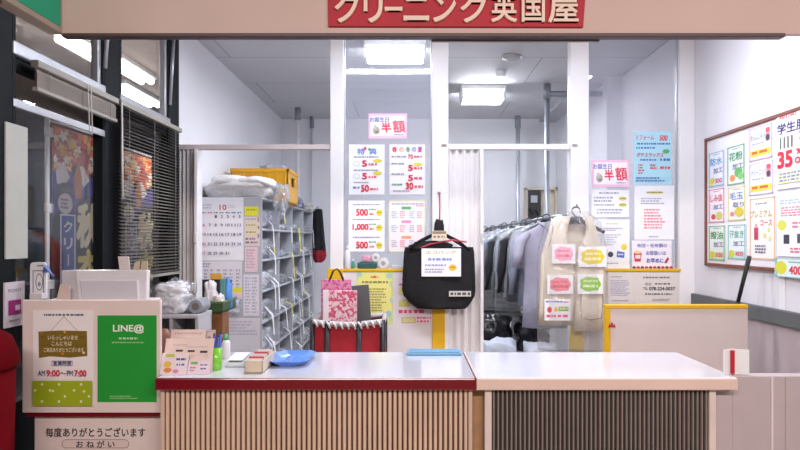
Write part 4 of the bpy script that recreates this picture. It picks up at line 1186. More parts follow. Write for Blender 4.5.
vcard(547.5, 275, 573, 294, 'white card with a red bubble pinned on the vest', '#E8808A', '#D0344A')
vcard(577.5, 274, 603, 294, 'white card with a green bubble pinned on the vest', '#8CC83A', '#E2F0B0')
vcard(544.5, 299, 570.5, 320.5, 'white card with pink and green print, lowest on the vest', '#E8808A', '#D0344A', True)
b = MB(); b.sheet(vrow([(212, 566, 588), (222, 546, 600), (250, 538, 607), (300, 537, 607), (350, 538, 606)]), YV, FILM, 0.002, 0.11, 14, 0.02, 2.5, pillow=True, seed=0.7, rgrow=False); b.build('plastic_cover', vest_, label='clear plastic cover')
b = MB(); b.sheet(vrow([(322, 573, 584), (345, 571, 586), (372, 571, 587)]), YV + 0.06, M('#D9C26A', rough=0.6), 0.004, 0.0, 6, 0.01, 1.5); tag(b.build('yellow_strip'), 'yellow cloth strip hanging below the vest inside the plastic', 'strip')

# =================================================================== clothes rail in the back room
ra = Vector((X(569, 5.0), 5.0, Z(214, 5.0))); rb = Vector((X(486, 7.6), 7.6, Z(229, 7.6)))
t = thing('clothes_rail', 'thin steel clothes rail running into the back room', 'clothes rail', (ra.x, 6.2, 0))
STEEL = M('#9DA1A8', rough=0.3, metal=0.7)
b = MB(); b.tube([tuple(ra), tuple(rb)], 0.014, STEEL, n=10); b.build('rail', t)
b = MB(); b.tube([(ra.x + 0.08, 5.0, 0.0), (ra.x + 0.08, 5.0, ra.z), tuple(ra)], 0.016, STEEL, n=10); b.build('upright', t)
b = MB(); b.tube([(rb.x, 7.6, 0.0), tuple(rb)], 0.016, STEEL, n=10); b.build('upright', t)
def loft(b, cx, cy, prof, m, n=28, ripple=0.012, rk=6, seed=0.0):
    """garment body: rings of (z, half width, half depth)"""
    i = b.mi(m)
    rings = []
    nr = len(prof)
    for k, (z, hw, hd) in enumerate(prof):
        g = max(0.0, (k - 2) / (nr - 2))
        ring = []
        for a in range(n):
            th = 2 * math.pi * a / n
            rp = 1 + (ripple * g * math.sin(rk * th + seed)) / max(hd, 0.03)
            ring.append(b.bm.verts.new((cx + hw * math.cos(th) * (1 + 0.02 * g * math.sin(rk * th + seed)), cy + hd * math.sin(th) * rp + 0.02 * noise.noise(Vector((math.cos(th) * 2, k * 0.7, seed))), z)))
        rings.append(ring)
    fs = []
    for k in range(nr - 1):
        for a in range(n):
            f = b.bm.faces.new([rings[k][a], rings[k][(a + 1) % n], rings[k + 1][(a + 1) % n], rings[k + 1][a]])
            f.smooth = True; f.material_index = i; fs.append(f)
    f = b.bm.faces.new(rings[0]); f.material_index = i; fs.append(f)
    f = b.bm.faces.new(rings[-1][::-1]); f.material_index = i; fs.append(f)
    bmesh.ops.recalc_face_normals(b.bm, faces=fs)
kinds = [  # colour, half shoulder, length, sleeve length, wording
    ('#A9A6B8', 0.20, 0.86, 0.26, 'lilac grey short sleeved shirt, frontmost on the clothes rail'),
    ('#8C93A6', 0.20, 0.70, 0.5, 'grey blue shirt under plastic just behind the lilac shirt'),
    ('#1C1D22', 0.21, 0.68, 0.5, 'black jacket under plastic close behind the lilac shirt'),
    ('#B9C0CC', 0.20, 0.66, 0.48, 'pale grey shirt in the middle of the clothes rail'),
    ('#26282E', 0.21, 0.68, 0.5, 'dark charcoal coat in the middle of the clothes rail'),
    ('#7F8EA0', 0.19, 0.62, 0.30, 'blue grey short blouse towards the far end of the rail'),
    ('#17181C', 0.21, 0.96, 0.58, 'black coat towards the far end of the rail'),
    ('#5C6672', 0.20, 0.88, 0.56, 'slate grey jacket near the far end of the rail'),
    ('#C84A2C', 0.20, 0.92, 0.56, 'orange red long coat, last on the far end of the rail'),
]
GH, GG = 'hangers on the clothes rail', 'garments on the clothes rail'
for k, (c, hs, ln, sl, lab) in enumerate(kinds):
    u = 0.13 + 0.82 * k / (len(kinds) - 1)
    p = ra + (rb - ra) * u
    gx_, gy_, gz_ = p.x - (0.06 if k == 0 else 0.02 * (k % 3)), p.y, p.z + 0.024
    hanger(gx_, gy_, gz_, 0.36, 'black hanger of the ' + lab.split(',')[0].replace(' under plastic', '').replace(' towards the far end of the rail', ' by the far end').replace(' near the far end of the rail', '').replace(' in the middle of the clothes rail', ''), GH, drop=0.075)
    m = M(c, rough=0.85, vary=0.08, bump=0.3, bscale=25)
    zt_ = gz_ - 0.085
    t = thing('hanging_garment', lab, 'garment', (gx_, gy_, zt_ - ln), GG)
    b = MB()
    loft(b, gx_, gy_, [(zt_ + 0.015, 0.055, 0.045), (zt_ - 0.015, 0.09, 0.05), (zt_ - 0.05, hs * 0.8, 0.06), (zt_ - 0.10, hs, 0.065), (zt_ - 0.22, hs * 0.97, 0.075), (zt_ - ln * 0.5, hs * 0.92, 0.075), (zt_ - ln * 0.75, hs * 0.96, 0.08), (zt_ - ln, hs, 0.085)], m, ripple=0.014, rk=5 + k % 3, seed=k * 1.3)
    bd_ = b.build('bodice', t)
    for s in (-1, 1):
        b = MB(); b.tube([(gx_ + s * (hs - 0.05), gy_, zt_ - 0.075), (gx_ + s * (hs + 0.02), gy_ - 0.01, zt_ - 0.14), (gx_ + s * (hs + 0.045), gy_ - 0.02, zt_ - 0.10 - sl * 0.6), (gx_ + s * (hs + 0.05), gy_ - 0.015, zt_ - 0.10 - sl)], [0.045, 0.07, 0.066, 0.06 if sl < 0.4 else 0.045], m, n=12, flat=0.6); b.build('sleeve', t)
    b = MB(); b.tube([(gx_ - 0.075, gy_ - 0.01, zt_ + 0.02), (gx_ - 0.04, gy_ - 0.05, zt_ - 0.01), (gx_, gy_ - 0.062, zt_ - 0.045), (gx_ + 0.04, gy_ - 0.05, zt_ - 0.01), (gx_ + 0.075, gy_ - 0.01, zt_ + 0.02)], 0.016, m, n=8, flat=0.6); b.build('collar', bd_)
    if k > 0:
        b = MB(); loft(b, gx_, gy_, [(zt_ + 0.022, 0.06, 0.05), (zt_ - 0.005, 0.14, 0.07), (zt_ - 0.06, hs + 0.05, 0.092), (zt_ - 0.2, hs + 0.09, 0.10), (zt_ - 0.38 if k % 2 else zt_ - 0.8, hs + 0.10, 0.105)], FILM2 if k % 2 else FILM, ripple=0.014, rk=7, seed=k * 2.1)
        b.build('plastic_cover', t, label='clear plastic cover')
# what stands on the floor under the rail
t = thing('low_table', 'grey low table under the hanging clothes', 'table', (1.05, 6.0, 0))
b = MB(); b.box(0.62, 1.3, 5.55, 6.5, 0.42, 0.45, M('#8E9096', rough=0.5), 0.006); b.build('tabletop', t)
for sx, sy in ((0.66, 5.6), (1.26, 5.6), (0.66, 6.45), (1.26, 6.45)):
    b = MB(); b.box(sx - 0.02, sx + 0.02, sy - 0.02, sy + 0.02, 0, 0.42, M('#7A7C82', rough=0.4, metal=0.4), 0.003); b.build('leg', t)
b = MB(); b.lump((0.78, 5.95, 0.594), (0.32, 0.5, 0.36), 11, M('#1A1B20', rough=0.25, vary=0.2, bump=0.5, bscale=22), amp=0.3, sub=4); tag(b.build('laundry_bag'), 'black shiny plastic laundry bag under the far clothes', 'bag', 'black laundry bags under the rail')
b = MB(); b.lump((1.12, 5.98, 0.594), (0.32, 0.6, 0.36), 12, M('#24252B', rough=0.25, vary=0.2, bump=0.5, bscale=22), amp=0.3, sub=4); tag(b.build('laundry_bag'), 'black shiny plastic laundry bag under the lilac shirt', 'bag', 'black laundry bags under the rail')
b = MB(); b.lump((0.72, 5.2, 0.306), (0.34, 0.3, 0.765), 13, M('#B9C0D0', rough=0.5, vary=0.06, bump=0.4, bscale=20), amp=0.12, boxy=0.8, sub=4); tag(b.build('laundry_bundle'), 'pale blue wrapped bundle on the floor inside the doorway', 'bundle', 'wrapped bundles in the doorway')
b = MB(); b.lump((1.07, 5.22, 0.29), (0.3, 0.3, 0.725), 14, M('#C9CCD8', rough=0.5, vary=0.06, bump=0.4, bscale=20), amp=0.12, boxy=0.8, sub=4); tag(b.build('laundry_bundle'), 'whitish wrapped bundle on the floor beneath the lilac shirt', 'bundle', 'wrapped bundles in the doorway')

# =================================================================== the pigeonhole rack
KX0, KX1, KY0, KY1, KZ = -1.685, -1.156, 5.0, 7.58, 1.786
RW = M('#B4B6BE', rough=0.5, vary=0.03)
t = thing('pigeonhole_rack', 'white pigeonhole rack full of bagged laundry along the left wall', 'rack', (-1.42, 6.3, 0))
rack = t
cols = [KY0, 5.66, 6.29, 6.93, KY1]
PITCH = 0.245
for k, y in enumerate(cols):
    b = MB(); b.box(KX0 + 0.01, KX1, y - 0.009 if k else y, y + 0.009 if k < 4 else y, 0.02, KZ, RW, 0.002); b.build('divider' if k else 'end_panel', t)
for r in range(8):
    b = MB(); z = KZ - r * PITCH
    b.box(KX0, KX1 + 0.002, KY0 - 0.001, KY1 + 0.001, z - 0.016, z, RW, 0.002); b.build('shelf', t)
b = MB(); b.box(KX0, KX0 + 0.01, KY0, KY1, 0.0, KZ - 0.016, M('#54555C', rough=0.6)); b.build('back_panel', t)  # dark panel: shade inside the pigeonholes put into its colour

def ribbon(b, pts, wd, m, axis=(0, 1, 0)):
    i = b.mi(m); a = Vector(axis).normalized() * wd / 2
    v = [(b.bm.verts.new(Vector(p) - a), b.bm.verts.new(Vector(p) + a)) for p in pts]
    for k in range(len(v) - 1):
        f = b.bm.faces.new([v[k][0], v[k][1], v[k + 1][1], v[k + 1][0]]); f.material_index = i; f.smooth = True

CLOTH = {'white': '#DADCE4', 'lilac': '#B3AEC6', 'grey': '#A3A6B0', 'navy': '#33395C', 'blue checked': '#8E9DBE', 'pale blue': '#B4C2D8', 'charcoal': '#54565E', 'cream': '#D3CBBE'}
COLN = ['nearest', 'second', 'third', 'farthest']
ROWN = ['top', 'second', 'third', 'fourth', 'fifth', 'sixth']
cells = [(0, 0, 'lilac', .17), (1, 0, 'grey', .17), (2, 0, 'white', .16), (3, 0, 'grey', .17), (4, 0, 'white', .18), (5, 0, 'navy', .15),
         (0, 1, 'cream', .05), (1, 1, 'pale blue', .06), (2, 1, 'charcoal', .08), (3, 1, 'white', .10), (4, 1, 'navy', .13), (5, 1, 'grey', .12),
         (0, 2, 'white', .07), (1, 2, 'blue checked', .14), (2, 2, 'grey', .12), (3, 2, 'pale blue', .15), (4, 2, 'white', .14), (5, 2, 'charcoal', .15),
         (0, 3, 'grey', .05), (1, 3, 'white', .09), (2, 3, 'pale blue', .12), (3, 3, 'grey', .15), (4, 3, 'charcoal', .14), (5, 3, 'white', .14)]
YT_ = M('#E2DC3A', rough=0.5); WT_ = M('#E8E8EE', rough=0.5)
for n, (r, c, col, h) in enumerate(cells):
    y0, y1 = cols[c] + 0.03, cols[c + 1] - 0.03
    zs = KZ - (r + 1) * PITCH
    rr = random.Random(n * 5 + 1)
    ym = (y0 + y1) / 2; ln = (y1 - y0) * rr.uniform(0.80, 0.92)
    t = thing('laundry_packet', '%s folded laundry in clear plastic, %s row of the %s column of the rack' % (col, ROWN[r], COLN[c]), 'laundry packet', (-1.38, ym, zs), 'laundry packets in the pigeonholes')
    b = MB(); b.lump((-1.385, ym, zs + 0.4 * h * 1.07 + 0.001), (0.44, ln, h * 1.07), n + 3, M(CLOTH[col], rough=0.75, vary=0.12, scale=14, bump=0.3, bscale=30), amp=0.16, boxy=0.75, fine=0.05, sub=3); b.build('cloth', t)
    b = MB(); b.lump((-1.372, ym, zs + 0.4 * (h * 1.07 + 0.015) + 0.001), (0.47, ln * 1.0, h * 1.07 + 0.015), n + 40, FILM2, amp=0.2, boxy=0.75, fine=0.12, sub=4); b.build('plastic_wrap', t)
    for q in range(rr.choice([1, 2, 2])):
        ty = ym + rr.uniform(-0.35, 0.4) * ln
        dl = rr.uniform(0.10, 0.23)
        b = MB()
        ribbon(b, [(-1.19, ty, zs + h * 0.6), (-1.13, ty + 0.01, zs + 0.03), (-1.124, ty + 0.02, zs - 0.03), (-1.120, ty + 0.03 + rr.uniform(-.03, .05), zs - dl)], rr.uniform(0.025, 0.05), YT_ if rr.random() < 0.1 else WT_)
        if rr.random() < 0.22:
            ribbon(b, [(-1.118, ty + 0.03, zs - dl + 0.02), (-1.116, ty + 0.035, zs - dl - 0.04)], 0.03, YT_)
        b.build('paper_tag', t)

# papers on the end of the rack
YE = KY0 - 0.003
GPA = 'papers on the end of the rack'
ops = [('t', 223, 207.4, 5.4, '10', '#C84A62', 7, 0.03), ('g', 203, 204, 212, 209.5, 2, '#C9C6D2'), ('g', 228, 205, 236, 208.5, 2, '#C9C6D2')]
hd = ['#D0506A', '#C85A72', '#8A6A6A', '#5A8A6A', '#6A6A7A', '#4A5A9A', '#4A7AC0']
for k in range(7):
    ops.append(('g', 202 + k * 5.9, 211.8, 206.2 + k * 5.9, 214.2, 1, hd[k]))
d = 1
for wk in range(5):
    for k in range(7):
        if wk == 0 and k < 2: continue
        if d > 31: break
        ops.append(('t', 204 + k * 5.95, 216.6 + wk * 9.2 if wk == 0 else 215.6 + wk * 9.4, 2.9, str(d), '#C8566E' if k == 0 else '#5A7AB8' if k == 6 else '#55556A', 2.2 if d < 10 else 4, 0.02))
        d += 1
poster('wall_calendar', 'white October wall calendar on the end of the rack', 'calendar', YE, (201, 197.5, 243.5, 260.5), '#EDEBF0', ops, GPA)
ops = [('g', 203, 263, 212, 268, 2, '#9A8A9A')]
for k in range(6):
    ops.append(('g', 204 + k * 6.4, 269, 208.5 + k * 6.4, 297, 8, '#A9A4B4'))
poster('wall_calendar', 'lower grey year sheet under the October calendar', 'calendar', YE, (201, 261.2, 242, 300), '#DDD9E0', ops, GPA)
poster('sticky_note', 'bright yellow sticky note at the top of the rack end', 'note', YE, (244.5, 206.5, 258.5, 215.6), '#EBE53A', [('g', 246.5, 208.6, 256.5, 211.6, 1, '#B8B04A')], GPA)
poster('note_strip', 'cream and lilac strip of small notes below the yellow sticky note', 'note', YE, (244.3, 216.5, 259.6, 246), '#DDD3CC', [('g', 245.5, 218, 256, 221, 1, '#B8A8A8'), ('r', 245.5, 223, 257, 227.6, '#E2D6AA'), ('g', 246, 224, 256, 226.6, 1, '#B09A7A'), ('r', 245.5, 230, 257, 235, '#E4D8A8'), ('g', 246, 231, 256, 234, 1, '#B09A7A'), ('g', 245.5, 237.4, 258, 244.6, 2, '#9A6A8A'), ('r', 257.5, 217, 259.3, 222, '#B88A8A'), ('r', 257.6, 226, 259.2, 229, '#9A8A7A'), ('r', 257.6, 234, 259.2, 238, '#A87A9A')], GPA)
poster('pink_note', 'pink printed slip on the end of the rack', 'note', YE, (245, 247, 257.5, 272), '#E6CBD2', [('g', 246.4, 249, 256, 269, 7, '#C6A2B0')], GPA)
poster('paper_list', 'narrow white list under the pink slip', 'paper', YE, (243.5, 274.5, 259, 316), '#DEDBE3', [('g', 245, 277, 250.5, 314, 12, '#B4B0C0'), ('g', 252, 277, 257.5, 314, 12, '#B4B0C0')], GPA)
poster('paper_list', 'wide grey list low on the end of the rack', 'paper', YE, (222, 318, 260, 352), '#D9D6DE', [('g', 224.5, 320.5, 258, 336, 5, '#BBB7C4')], GPA)
poster('sticky_note', 'small yellow note beside the green tray', 'note', YE - 0.002, (232.5, 287.5, 241.6, 292.6), '#E6DC3A', [], GPA)
poster('sticky_note', 'small pink and blue note under the small yellow note', 'note', YE - 0.002, (232.6, 293.4, 241.8, 302), '#E2C4CC', [('r', 234.6, 298.6, 241.6, 301.4, '#7AA6D8')], GPA)
poster('orange_tab', 'orange tab over the dark picture on the rack end', 'tab', YE - 0.006, (210.5, 273.4, 221.5, 279.4), '#D8A03A', [], GPA, thick=0.004)
poster('dark_picture', 'black framed dark picture behind the things in the green tray', 'picture', YE - 0.003, (202, 279.5, 231.5, 306), '#16161A', [('r', 204, 281.5, 229.6, 304, '#24242C')], GPA, thick=0.01)

# on top of the rack
QM = M('#E9E6E4', rough=0.95, vary=0.04, bump=0.5, bscale=35, sheen=0.4)
t = thing('rolled_quilt', 'white rolled quilt lying on top of the rack', 'quilt', (-1.4, 5.3, KZ))
b = MB()
def zq(z, sz): return KZ + 0.4 * sz + 0.002
b.lump((-1.40, 5.30, zq(0, 0.17)), (0.60, 0.52, 0.17), 31, QM, amp=0.16, freq=1.6, boxy=0.45, fine=0.03, sub=4)
b.lump((-1.47, 5.26, KZ + 0.135), (0.30, 0.40, 0.13), 33, QM, amp=0.16, freq=1.6, boxy=0.3, fine=0.03, sub=4, flatbase=False)
b.lump((-1.26, 5.26, KZ + 0.115), (0.34, 0.40, 0.14), 34, QM, amp=0.16, freq=1.6, boxy=0.3, fine=0.03, sub=4, flatbase=False)
b.build('quilt_roll', t)
b = MB(); b.lump((-1.06, 5.28, KZ + 0.02), (0.12, 0.28, 0.22), 35, FILM2, amp=0.5, boxy=0.2, fine=0.25, sub=4, flatbase=False)
b.lump((-1.055, 5.24, KZ - 0.09), (0.06, 0.12, 0.14), 37, FILM2, amp=0.5, boxy=0.2, fine=0.25, sub=4, flatbase=False)
b.build('plastic_wrap', t)
b = MB(); ribbon(b, [(-1.05, 5.25, KZ + 0.0), (-1.03, 5.25, KZ - 0.1), (-1.03, 5.26, KZ - 0.17)], 0.035, WT_); ribbon(b, [(-1.028, 5.26, KZ - 0.15), (-1.026, 5.26, KZ - 0.20)], 0.04, YT_); b.build('paper_tag', t)

YC_ = M('#D49A12', rough=0.4, vary=0.05)
t = thing('plastic_crate', 'yellow plastic crate on top of the rack', 'crate', (-1.4, 6.1, KZ))
c0, c1, d0, d1, ch = -1.64, -1.115, 5.86, 6.36, 0.32
b = MB()
for q in ((c0, c1, d0, d0 + 0.014), (c0, c1, d1 - 0.014, d1), (c0, c0 + 0.014, d0, d1)):
    b.box(q[0], q[1], q[2], q[3], KZ, KZ + ch, YC_, 0.003)
# open hand hole on the side that faces the room
b.box(c1 - 0.014, c1, d0, d1, KZ, KZ + 0.17, YC_, 0.003); b.box(c1 - 0.014, c1, d0, d1, KZ + 0.25, KZ + ch, YC_, 0.003)
b.box(c1 - 0.014, c1, d0, d0 + 0.16, KZ + 0.17, KZ + 0.25, YC_, 0.002); b.box(c1 - 0.014, c1, d1 - 0.16, d1, KZ + 0.17, KZ + 0.25, YC_, 0.002)
b.box(c0, c1, d0, d1, KZ, KZ + 0.012, YC_)
b.build('body', t)
b = MB(); b.box(c0 - 0.008, c1 + 0.008, d0 - 0.008, d0 + 0.016, KZ + ch - 0.035, KZ + ch, YC_, 0.004); b.box(c1 - 0.016, c1 + 0.008, d0 - 0.008, d1 + 0.008, KZ + ch - 0.035, KZ + ch, YC_, 0.004); b.box(c0 - 0.008, c1 + 0.008, d1 - 0.016, d1 + 0.008, KZ + ch - 0.035, KZ + ch, YC_, 0.004); b.build('rim', t)
b = MB()
for k in range(7):
    xx = c0 + 0.04 + k * 0.075
    b.box(xx, xx + 0.012, d0 - 0.008, d0, KZ + 0.01, KZ + ch - 0.035, YC_, 0.003)
b.build('rib', t)
b = MB(); b.lump((-1.28, 6.1, KZ + ch * 0.5 + 0.03), (0.3, 0.4, 0.42), 51, M('#9498A4', rough=0.6, vary=0.15, bump=0.4, bscale=30), amp=0.2, boxy=0.7, sub=4); tag(b.build('folded_clothes'), 'grey wrapped clothes poking out of the yellow crate', 'clothes')
b = MB(); b.lump((-1.3, 6.75, KZ + 0.4 * 0.15), (0.36, 0.62, 0.15), 52, M('#7C8296', rough=0.5, vary=0.3, scale=18, bump=0.4, bscale=30), amp=0.3, boxy=0.5, sub=4); tag(b.build('folded_clothes'), 'navy and grey clothes heap on the rack past the crate', 'clothes')
b = MB(); b.lump((-1.24, 7.25, KZ + 0.4 * 0.11), (0.28, 0.4, 0.11), 53, M('#B4B0AE', rough=0.6, vary=0.15, bump=0.4, bscale=30), amp=0.3, boxy=0.5, sub=4); tag(b.build('folded_clothes'), 'pale clothes heap at the far end of the rack top', 'clothes')

# dark garment with a red hem at the rack's far end
YJ = 7.66
t = thing('hanging_jacket', 'black jacket with red hem hanging at the far end of the rack', 'jacket', (X(320, YJ), YJ, Z(262, YJ)))
b = MB(); b.sheet([(Z(p, YJ), X(a, YJ), X(c, YJ)) for p, a, c in ((209, 314, 321.5), (211, 313, 322.5), (230, 312.5, 324), (246, 312, 325.5), (252, 312, 326))], YJ, M('#17171B', rough=0.9, vary=0.2), 0.01, 0.05, 10, 0.015, 2, pillow=True); b.build('bodice', t)
b = MB(); b.sheet([(Z(p, YJ), X(a, YJ), X(c, YJ)) for p, a, c in ((250, 312, 326), (256, 312.5, 326.5), (260, 313.5, 325), (262.5, 315, 322))], YJ - 0.004, M('#8E1828', rough=0.9, vary=0.15), 0.012, 0.055, 10, 0.015, 2, pillow=True); b.build('red_hem', t)
b = MB(); b.tube([(X(318.5, YJ), YJ, Z(209.5, YJ)), (X(318, YJ), YJ - 0.02, Z(206.5, YJ)), (X(315, YJ), KY1 - 0.02, KZ + 0.008)], 0.006, STEEL); b.build('hook', t)

# =================================================================== red laundry cart with shopping bags
t = thing('laundry_cart', 'red cloth laundry cart on a dark frame behind the maroon counter', 'cart', (-0.4, 4.15, 0))
k0, k1, l0, l1, kz = X(313, 3.97), X(382, 3.97), 3.97, 4.34, 0.945
REDC = M('#A51226', rough=0.7, vary=0.08, bump=0.15, bscale=20)
def wall_(b, x0, x1, y0, y1, z0, z1, m, n=10, out=0.02):
    """fabric side that sags outwards a little"""
    i = b.mi(m); g = []
    for r_ in range(9):
        row = []
        for c_ in range(n + 1):
            u = c_ / n; v = r_ / 8
            s = out * math.sin(math.pi * u) * math.sin(math.pi * v) + 0.006 * noise.noise(Vector((u * 5, v * 4, x0 + y0)))
            nx_, ny_ = (y1 - y0), -(x1 - x0)
            l = math.hypot(nx_, ny_)
            row.append(b.bm.verts.new((x0 + (x1 - x0) * u + nx_ / l * s, y0 + (y1 - y0) * u + ny_ / l * s, z0 + (z1 - z0) * v)))
        g.append(row)
    for r_ in range(8):
        for c_ in range(n):
            f = b.bm.faces.new([g[r_][c_], g[r_][c_ + 1], g[r_ + 1][c_ + 1], g[r_ + 1][c_]]); f.material_index = i; f.smooth = True
b = MB()
wall_(b, k0, k1, l0, l0, 0.3, kz, REDC); wall_(b, k1, k1, l0, l1, 0.3, kz, REDC); wall_(b, k1, k0, l1, l1, 0.3, kz, REDC); wall_(b, k0, k0, l1, l0, 0.3, kz, REDC)
b.box(k0, k1, l0, l1, 0.295, 0.3, REDC); b.build('cloth_bag', t)
FD = M('#2A2A2E', rough=0.4, metal=0.4, vary=0.1)
b = MB()
for xx in (k0 - 0.004, k1 + 0.004):
    for yy in (l0 - 0.004, l1 + 0.004):
        b.tube([(xx, yy, 0.09), (xx, yy, kz + 0.01)], 0.016, FD, n=10)
b.tube([(k0, l0, 0.28), (k1, l0, 0.28)], 0.012, FD); b.tube([(k0, l1, 0.28), (k1, l1, 0.28)], 0.012, FD); b.tube([(k0, l0, 0.28), (k0, l1, 0.28)], 0.012, FD); b.tube([(k1, l0, 0.28), (k1, l1, 0.28)], 0.012, FD)
b.build('frame', t)
for xx in (X(327, 3.95), X(359, 3.95)):
    b = MB(); b.tube([(xx, l0 - 0.018, 0.28), (xx, l0 - 0.034, 0.6), (xx, l0 - 0.016, kz + 0.005)], 0.016, FD, n=8, flat=0.5); b.build('strap', t)
b = MB()
loop = [(k0, l0 - 0.006, kz), (k1, l0 - 0.006, kz), (k1 + 0.006, l1, kz), (k0 - 0.006, l1, kz)]
SIL = M('#B9B4B4', rough=0.5, vary=0.15)
for q in range(4):
    a, c = Vector(loop[q]), Vector(loop[(q + 1) % 4])
    b.tube([tuple(a + (c - a) * u + Vector((0, 0, -0.018 * math.sin(math.pi * u)))) for u in [k / 8 for k in range(9)]], 0.017, SIL, n=8)
b.build('rim', t)
b = MB()
for k in range(11):
    xx = k0 + (k1 - k0) * (k + 0.5) / 11
    zz = kz - 0.018 * math.sin(math.pi * (k + 0.5) / 11)
    b.tube([(xx - 0.012, l0 - 0.02, zz + 0.014), (xx + 0.002, l0 - 0.03, zz), (xx + 0.012, l0 - 0.026, zz - 0.028)], 0.007, M('#D6D2D4', rough=0.5), n=6)
b.build('lacing', t)
for xx in (k0, k1):
    for yy in (l0, l1):
        b = MB(); b.lathe((xx, yy, 0.0), [(0.012, 0.0), (0.03, 0.012), (0.035, 0.04), (0.03, 0.068), (0.012, 0.09)], M('#1A1A1C', rough=0.5), 14); b.build('wheel', t)
b = MB(); b.lump((-0.39, 4.155, 0.304 + 0.4 * 0.62), (0.37, 0.29, 0.62), 61, M('#6E1622', rough=0.9, vary=0.2, bump=0.4, bscale=25), amp=0.06, boxy=0.95, sub=4); tag(b.build('laundry_heap'), 'dark red cloth heap filling the red cart', 'laundry')
hz = 0.304 + 0.8 * 0.62 - 0.004
PINKP = pattern('pink_flowers', '#C8506E', '#E3CBD2', 55, 'NOISE', pos=0.5)
PINKP2 = pattern('pink_bubbles', '#D88AA8', '#B8508A', 42, 'NOISE', pos=0.52)
def paper_bag(name, px0_, px1_, py0_, yy, m, label, dep=0.05, hand=None, skew=0.0, group='shopping bags in the cart'):
    x0, x1, z1 = X(px0_, yy), X(px1_, yy), Z(py0_, yy)
    t = thing(name, label, 'bag', ((x0 + x1) / 2, yy, hz), group)
    b = MB()
    b.prism([(x0 + skew, hz), (x1 + skew, hz), (x1, z1), (x0, z1)], yy - dep / 2, yy + dep / 2, m, bev=0.004); b.build('bag_body', t)
    if hand:
        for s in (-1, 1):
            b = MB(); xm_ = (x0 + x1) / 2
            b.tube([(xm_ - 0.045, yy + s * dep * 0.45, z1 - 0.01), (xm_ - 0.02, yy + s * dep * 0.3, z1 + hand * 0.8), (xm_ + 0.005, yy + s * dep * 0.2, z1 + hand), (xm_ + 0.025, yy + s * dep * 0.3, z1 + hand * 0.7), (xm_ + 0.05, yy + s * dep * 0.45, z1 - 0.01)], 0.005, BLACK, n=8); b.build('handle', t)
    return t
paper_bag('shopping_bag', 321.5, 351, 279.5, 4.22, PINKP2, 'pink and violet patterned paper bag at the back of the cart', hand=0.07)
tb = paper_bag('shopping_bag', 325, 357, 290.5, 4.12, PINKP, 'pink flowered paper bag with a white edge in the red cart')
b = MB(); b.box(X(323, 4.09), X(328.5, 4.09), 4.085, 4.095, hz, Z(290, 4.09), M('#E2DADF', rough=0.5), 0.002); b.build('white_gusset', tb.children[0])
t = thing('grey_board', 'dark grey flat board leaning in the cart beside the flowered bag', 'board', (X(362, 4.24), 4.24, hz))
b = MB(); b.prism([(X(353, 4.24), hz), (X(372.5, 4.24), hz), (X(368.5, 4.24), Z(284.5, 4.24)), (X(351.5, 4.24), Z(286, 4.24))], 4.24, 4.255, M('#55585A', rough=0.6), bev=0.003); b.build('board_panel', t)

# little things on the ledge of the partition base
LZ = BZ + 0.004
def bottle(name, px, r, h, body, cap, label, y=YP - 0.032):
    x = X(px, y)
    t = thing(name, label, 'bottle', (x, y, LZ), 'small things on the partition ledge')
    b = MB(); b.lathe((x, y, LZ), [(r * 0.9, 0), (r, 0.006), (r, h * 0.66), (r * 0.8, h * 0.74), (r * 0.4, h * 0.8)], M(body, rough=0.35), 16); b.build('bottle_body', t)
    b = MB(); b.lathe((x, y, LZ + h * 0.79), [(r * 0.42, 0), (r * 0.42, h * 0.16), (r * 0.2, h * 0.21)], M(cap, rough=0.35), 12); b.build('cap', t)
bottle('spray_bottle', 347.5, 0.022, 0.17, '#E3E4EA', '#D8DAE2', 'slim white bottle on the partition ledge beside the left post')
bottle('spray_bottle', 353, 0.012, 0.07, '#3F9A72', '#E4E4E8', 'tiny green bottle with white cap on the partition ledge')
b = MB(); b.box(X(358, YP), X(377, YP), YP - 0.052, YP - 0.012, LZ, LZ + 0.045, M('#2E5A58', rough=0.4, vary=0.1), 0.006); b.box(X(360, YP), X(375, YP), YP - 0.05, YP - 0.014, LZ + 0.045, LZ + 0.052, M('#4A8A7A', rough=0.4), 0.003); tag(b.build('small_box'), 'dark green small box on the partition ledge', 'box')
for px, rr_, lab in ((376, 0.03, 'white ribbon spool on the dark green box'), (383.5, 0.04, 'white tape spool standing on the partition ledge')):
    b = MB()
    zc = LZ + rr_ + (0.052 if px < 380 else 0)
    n = 20
    b.prism([(X(px, YP) + rr_ * math.cos(2 * math.pi * k / n), zc + rr_ * math.sin(2 * math.pi * k / n)) for k in range(n)], YP - 0.05, YP - 0.016, M('#DDDAD8', rough=0.4), bev=0.004)
    b.prism([(X(px, YP) + rr_ * 0.4 * math.cos(2 * math.pi * k / n), zc + rr_ * 0.4 * math.sin(2 * math.pi * k / n)) for k in range(n)], YP - 0.052, YP - 0.05, M('#9AA09E', rough=0.4))
    tag(b.build('tape_spool'), lab, 'spool', 'small things on the partition ledge')
b = MB(); b.lump((X(367, YP), YP - 0.032, LZ + 0.052 + 0.02), (0.07, 0.03, 0.05), 71, M('#D89AB0', rough=0.6), amp=0.4, sub=3); tag(b.build('pink_ribbon'), 'pink ribbon bunch on the dark green box', 'ribbon')
b = MB(); b.box(X(392, YP), X(402, YP), YP - 0.052, YP - 0.014, LZ, LZ + 0.026, M('#C9CED2', rough=0.4), 0.004); tag(b.build('small_box'), 'flat pale small box on the ledge left of the tote bag', 'box')

# =================================================================== things on the counter
def C(px, py):
    """where a pixel of the countertop lies: distance from the camera"""
    return (H - CT) * F / (py - VY)
